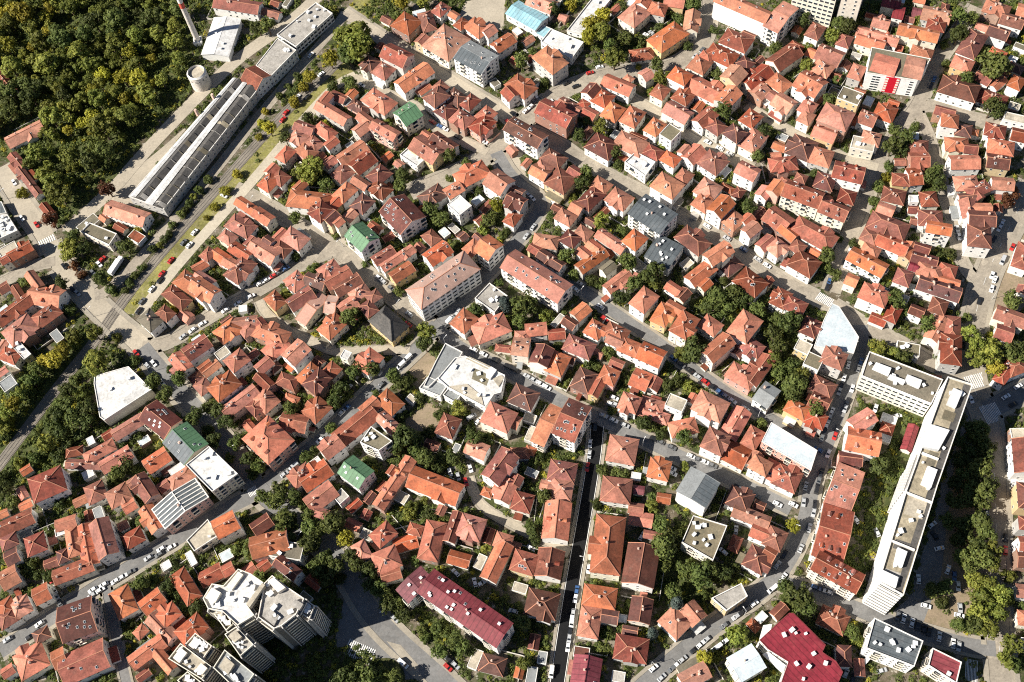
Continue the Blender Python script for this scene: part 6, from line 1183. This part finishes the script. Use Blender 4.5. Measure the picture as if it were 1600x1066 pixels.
# ------------------------------------------------------------------ undergrowth that nobody could count: one mesh of leaf clumps in the free ground
GX0, GX1, GY0, GY1, GS = -340, 360, 20, 620, 1.0
nx_, ny_ = int((GX1-GX0)/GS), int((GY1-GY0)/GS); occ = np.zeros((nx_, ny_), bool)
for f in FOOT:
    f = inset(ccw(f), -.9); xs = [p[0] for p in f]; ys = [p[1] for p in f]
    for i in range(max(0, int((min(xs)-GX0)/GS)), min(nx_, int((max(xs)-GX0)/GS)+1)):
        for j in range(max(0, int((min(ys)-GY0)/GS)), min(ny_, int((max(ys)-GY0)/GS)+1)):
            if not occ[i,j] and inpoly(GX0+(i+.5)*GS, GY0+(j+.5)*GS, f): occ[i,j] = True
gx = GX0+(np.arange(nx_)+.5)*GS; gy = GY0+(np.arange(ny_)+.5)*GS
for nm, hw, mt, pv, p, px in RD:
    for x, y in p:
        i0, i1 = int((x-hw-4-GX0)/GS), int((x+hw+5-GX0)/GS); j0, j1 = int((y-hw-4-GY0)/GS), int((y+hw+5-GY0)/GS)
        if i1 < 0 or j1 < 0 or i0 >= nx_ or j0 >= ny_: continue
        i0, j0 = max(i0,0), max(j0,0); xx, yy = np.meshgrid(gx[i0:i1], gy[j0:j1], indexing='ij'); occ[i0:i1,j0:j1] |= np.hypot(xx-x, yy-y) < hw+max(pv, .6)+.8
for x, y in pr:
    i0, i1, j0, j1 = int((x-5-GX0)/GS), int((x+6-GX0)/GS), int((y-5-GY0)/GS), int((y+6-GY0)/GS)
    if i1 < 0 or j1 < 0 or i0 < 0 or j0 < 0: continue
    xx, yy = np.meshgrid(gx[i0:i1], gy[j0:j1], indexing='ij'); occ[i0:i1,j0:j1] |= np.hypot(xx-x, yy-y) < 4.4
HARD = [[W(x, y) for x, y in px] for nm, mt, px in AREAS if mt in ('conc', 'dark', 'dirt') and nm != 'park']
PARK = [W(x, y) for x, y in AREAS[3][2]]
DENSE = [[W(x, y) for x, y in px] for nm, mt, px in AREAS if nm in ('garden', 'wood_floor', 'cutting', 'park')]
# small sheds that fill the back yards
rsd = random.Random(77); nsd = 0
hxy = np.array([(a[0], a[1]) for a in hs]); free = np.argwhere(~occ); order = list(range(len(free))); rsd.shuffle(order)
for c_ in order:
    if nsd >= 130: break
    i, j = free[c_]; x, y = gx[i], gy[j]; q = PX(x, y)
    if not (5 < q[0] < 1595 and 5 < q[1] < 1060): continue
    dd = np.hypot(hxy[:,0]-x, hxy[:,1]-y); k = int(dd.argmin())
    if not 6 < dd[k] < 15 or any(inpoly(x, y, d) for d in HARD+DENSE+[PARK]): continue
    L, Wd = rsd.uniform(4, 8), rsd.uniform(3, 4.6); ang = hs[k][2]+rsd.choice((0, pi/2))
    cells = [(x+u*cos(ang)-v*sin(ang), y+u*sin(ang)+v*cos(ang)) for u in np.arange(-L/2, L/2+.1, 1) for v in np.arange(-Wd/2, Wd/2+.1, 1)]
    idx = [(int((a-GX0)/GS), int((b2-GY0)/GS)) for a, b2 in cells]
    if any(not (0 <= a < nx_ and 0 <= b2 < ny_) or occ[a, b2] for a, b2 in idx): continue
    if any(hypot(x-a, y-b2) < r_*.55+2 for a, b2, r_ in TPOS) or any(hypot(x-a, y-b2) < 4 for a, b2 in CPOS): continue
    for a, b2 in idx: occ[a, b2] = True
    st = rsd.choices(('g','h','f'), (6, 1, 4))[0]; rc_ = rsd.choice('orrsd') if st != 'f' else rsd.choice('kgxcq'); h = rsd.uniform(2.5, 3.3)
    root = empty('garden_shed', x, y, 0, ang)
    if st == 'f': flat_body(root, [(-L/2,-Wd/2),(L/2,-Wd/2),(L/2,Wd/2),(-L/2,Wd/2)], h, rc_, rsd.choice('wcgb'), par=.12, rng=rsd, thick=.2, wins=False)
    else: house_body(root, L, Wd, h, st, rc_, rsd.choice('wcgb'), rsd, chimneys=0, wins=False)
    tag(root, None, 'shed', 'low sheds in the back yards'); nsd += 1
    RECS.append(dict(cls='garden_shed', noun='low shed', obj=root, px=PX(x, y, h), desc='low %s %s yard shed' % (COLW[rc_], SHW[st])))
print('filler sheds', nsd)
ru = random.Random(21); bush = {'g': ([], []), 'l': ([], []), 'y': ([], [])}; nb = 0
def clump(x, y, r, h, k):
    v, f = bush[k]
    for j in range(int(16+r*14)):
        a, t = ru.uniform(0, 6.283), ru.uniform(-.1, 1); q = sqrt(max(0, 1-t*t)); rr = ru.uniform(.6, 1.05)
        P = Vector((x+q*cos(a)*r*rr, y+q*sin(a)*r*rr, .1+max(0, t)*h*rr)); nrm = Vector((q*cos(a)+ru.uniform(-.6,.6), q*sin(a)+ru.uniform(-.6,.6), t+.4+ru.uniform(-.4,.4))).normalized()
        u = nrm.orthogonal().normalized(); w = nrm.cross(u); l = ru.uniform(.22, .42); o = len(v)
        for aa, bb in ((-1,-.7),(1,-.6),(.8,.8),(-.7,.7)): v.append(tuple(P+u*l*aa+w*l*bb))
        f.append([o,o+1,o+2,o+3])
cand = np.argwhere(~occ); ru.shuffle(order := list(range(len(cand))))
for c_ in order:
    i, j = cand[c_]; x, y = gx[i]+ru.uniform(-.5,.5), gy[j]+ru.uniform(-.5,.5); q = PX(x, y)
    if not (-20 < q[0] < 1620 and -20 < q[1] < 1086): continue
    den = sin(x*.11+2*sin(y*.05))*cos(y*.10+1.5*sin(x*.06))+.35*sin(x*.5)*sin(y*.45)
    inside = any(inpoly(x, y, d) for d in DENSE)
    prob = .24 if inside else (.014 if inpoly(x, y, PARK) else .30 if den > 0 else .15 if den > -.45 else .04)
    if ru.random() > prob or any(inpoly(x, y, d) for d in HARD): continue
    if ru.random() < .9 and any(hypot(x-a, y-b) < 2.2 for a, b in CPOS): continue
    r = ru.uniform(.7, 1.9); clump(x, y, r, r*ru.uniform(.8, 1.5), ru.choices('gly', (70, 24, 6))[0]); nb += 1
print('undergrowth', nb)
for k, (v, f) in bush.items():
    me = bpy.data.meshes.new('undergrowth'); me.from_pydata(v, [], f); me.materials.append(LEAF[k])
    tag(link('undergrowth', me), kind='stuff')
# ------------------------------------------------------------------ labels by nearest landmark, direction and rank
DIRS = ['right of', 'lower right of', 'below', 'lower left of', 'left of', 'upper left of', 'above', 'upper right of']
secs = {}
allr = {}
for i, r in enumerate(RECS): allr.setdefault(r.get('rank', (r['cls'],)), []).append(i)
table = {}
for key, idx in allr.items():
    for li, (ph, lp_) in enumerate(LMARK):
        by = {}
        for i in idx:
            dx, dy = RECS[i]['px'][0]-lp_[0], RECS[i]['px'][1]-lp_[1]; by.setdefault(int(((atan2(dy, dx)+pi/8) % (2*pi))/(pi/4)), []).append((hypot(dx, dy), i))
        for sct, v in by.items():
            v.sort()
            for rk, (d, i) in enumerate(v):
                sc = d+rk*70
                if i not in table or sc < table[i][0]: table[i] = (sc, li, sct, rk)
for i, r in enumerate(RECS):
    _, li, sct, rk = table[i]
    lb = '%s, %snearest %s %s the %s' % (r['desc'], ordw(rk), r['noun'], DIRS[sct], LMARK[li][0])
    if len(lb.split()) > 16: lb = '%s, %snearest %s %s the %s' % (r.get('short', r['desc']), ordw(rk), r['noun'], DIRS[sct], LMARK[li][0])
    if len(lb.split()) > 16: lb = '%s, %snearest %s the %s' % (r.get('short', r['desc']), ordw(rk), DIRS[sct], LMARK[li][0])
    r['obj']['label'] = lb
# ------------------------------------------------------------------ light
a0, a1 = W(800, 600), W(900, 600+SUN_DY); SUN_AZ = atan2(a1[1]-a0[1], a1[0]-a0[0])   # direction the shadows fall
d = Vector((cos(SUN_AZ)*cos(SUN_EL), sin(SUN_AZ)*cos(SUN_EL), -sin(SUN_EL)))
sun = bpy.data.lights.new('sun', 'SUN'); sun.energy = SUN_E; sun.angle = radians(.5); sun.color = (1, .945, .85)
so = bpy.data.objects.new('sun', sun); col.objects.link(so); so.rotation_euler = d.to_track_quat('-Z', 'Y').to_euler(); so.location = (0, 0, 900)
wd = bpy.data.worlds.new('World'); scene.world = wd; wd.use_nodes = True; nt = wd.node_tree
sky = nt.nodes.new('ShaderNodeTexSky'); sky.sky_type = 'NISHITA'; sky.sun_disc = False; sky.sun_elevation = SUN_EL
sky.sun_rotation = math.atan2(-d.x, -d.y); sky.air_density = .7; sky.dust_density = .3
bg = nt.nodes['Background']; bg.inputs['Strength'].default_value = SKY_S; nt.links.new(sky.outputs[0], bg.inputs['Color'])
vs = scene.view_settings; vs.view_transform = 'Standard'; vs.look = 'None'; vs.gamma = 1; vs.exposure = EXPO
scene.cycles.use_denoising = False; scene.cycles.pixel_filter_type = 'BLACKMAN_HARRIS'; scene.cycles.filter_width = 1.1
scene.cycles.max_bounces = 5; scene.cycles.diffuse_bounces = 2
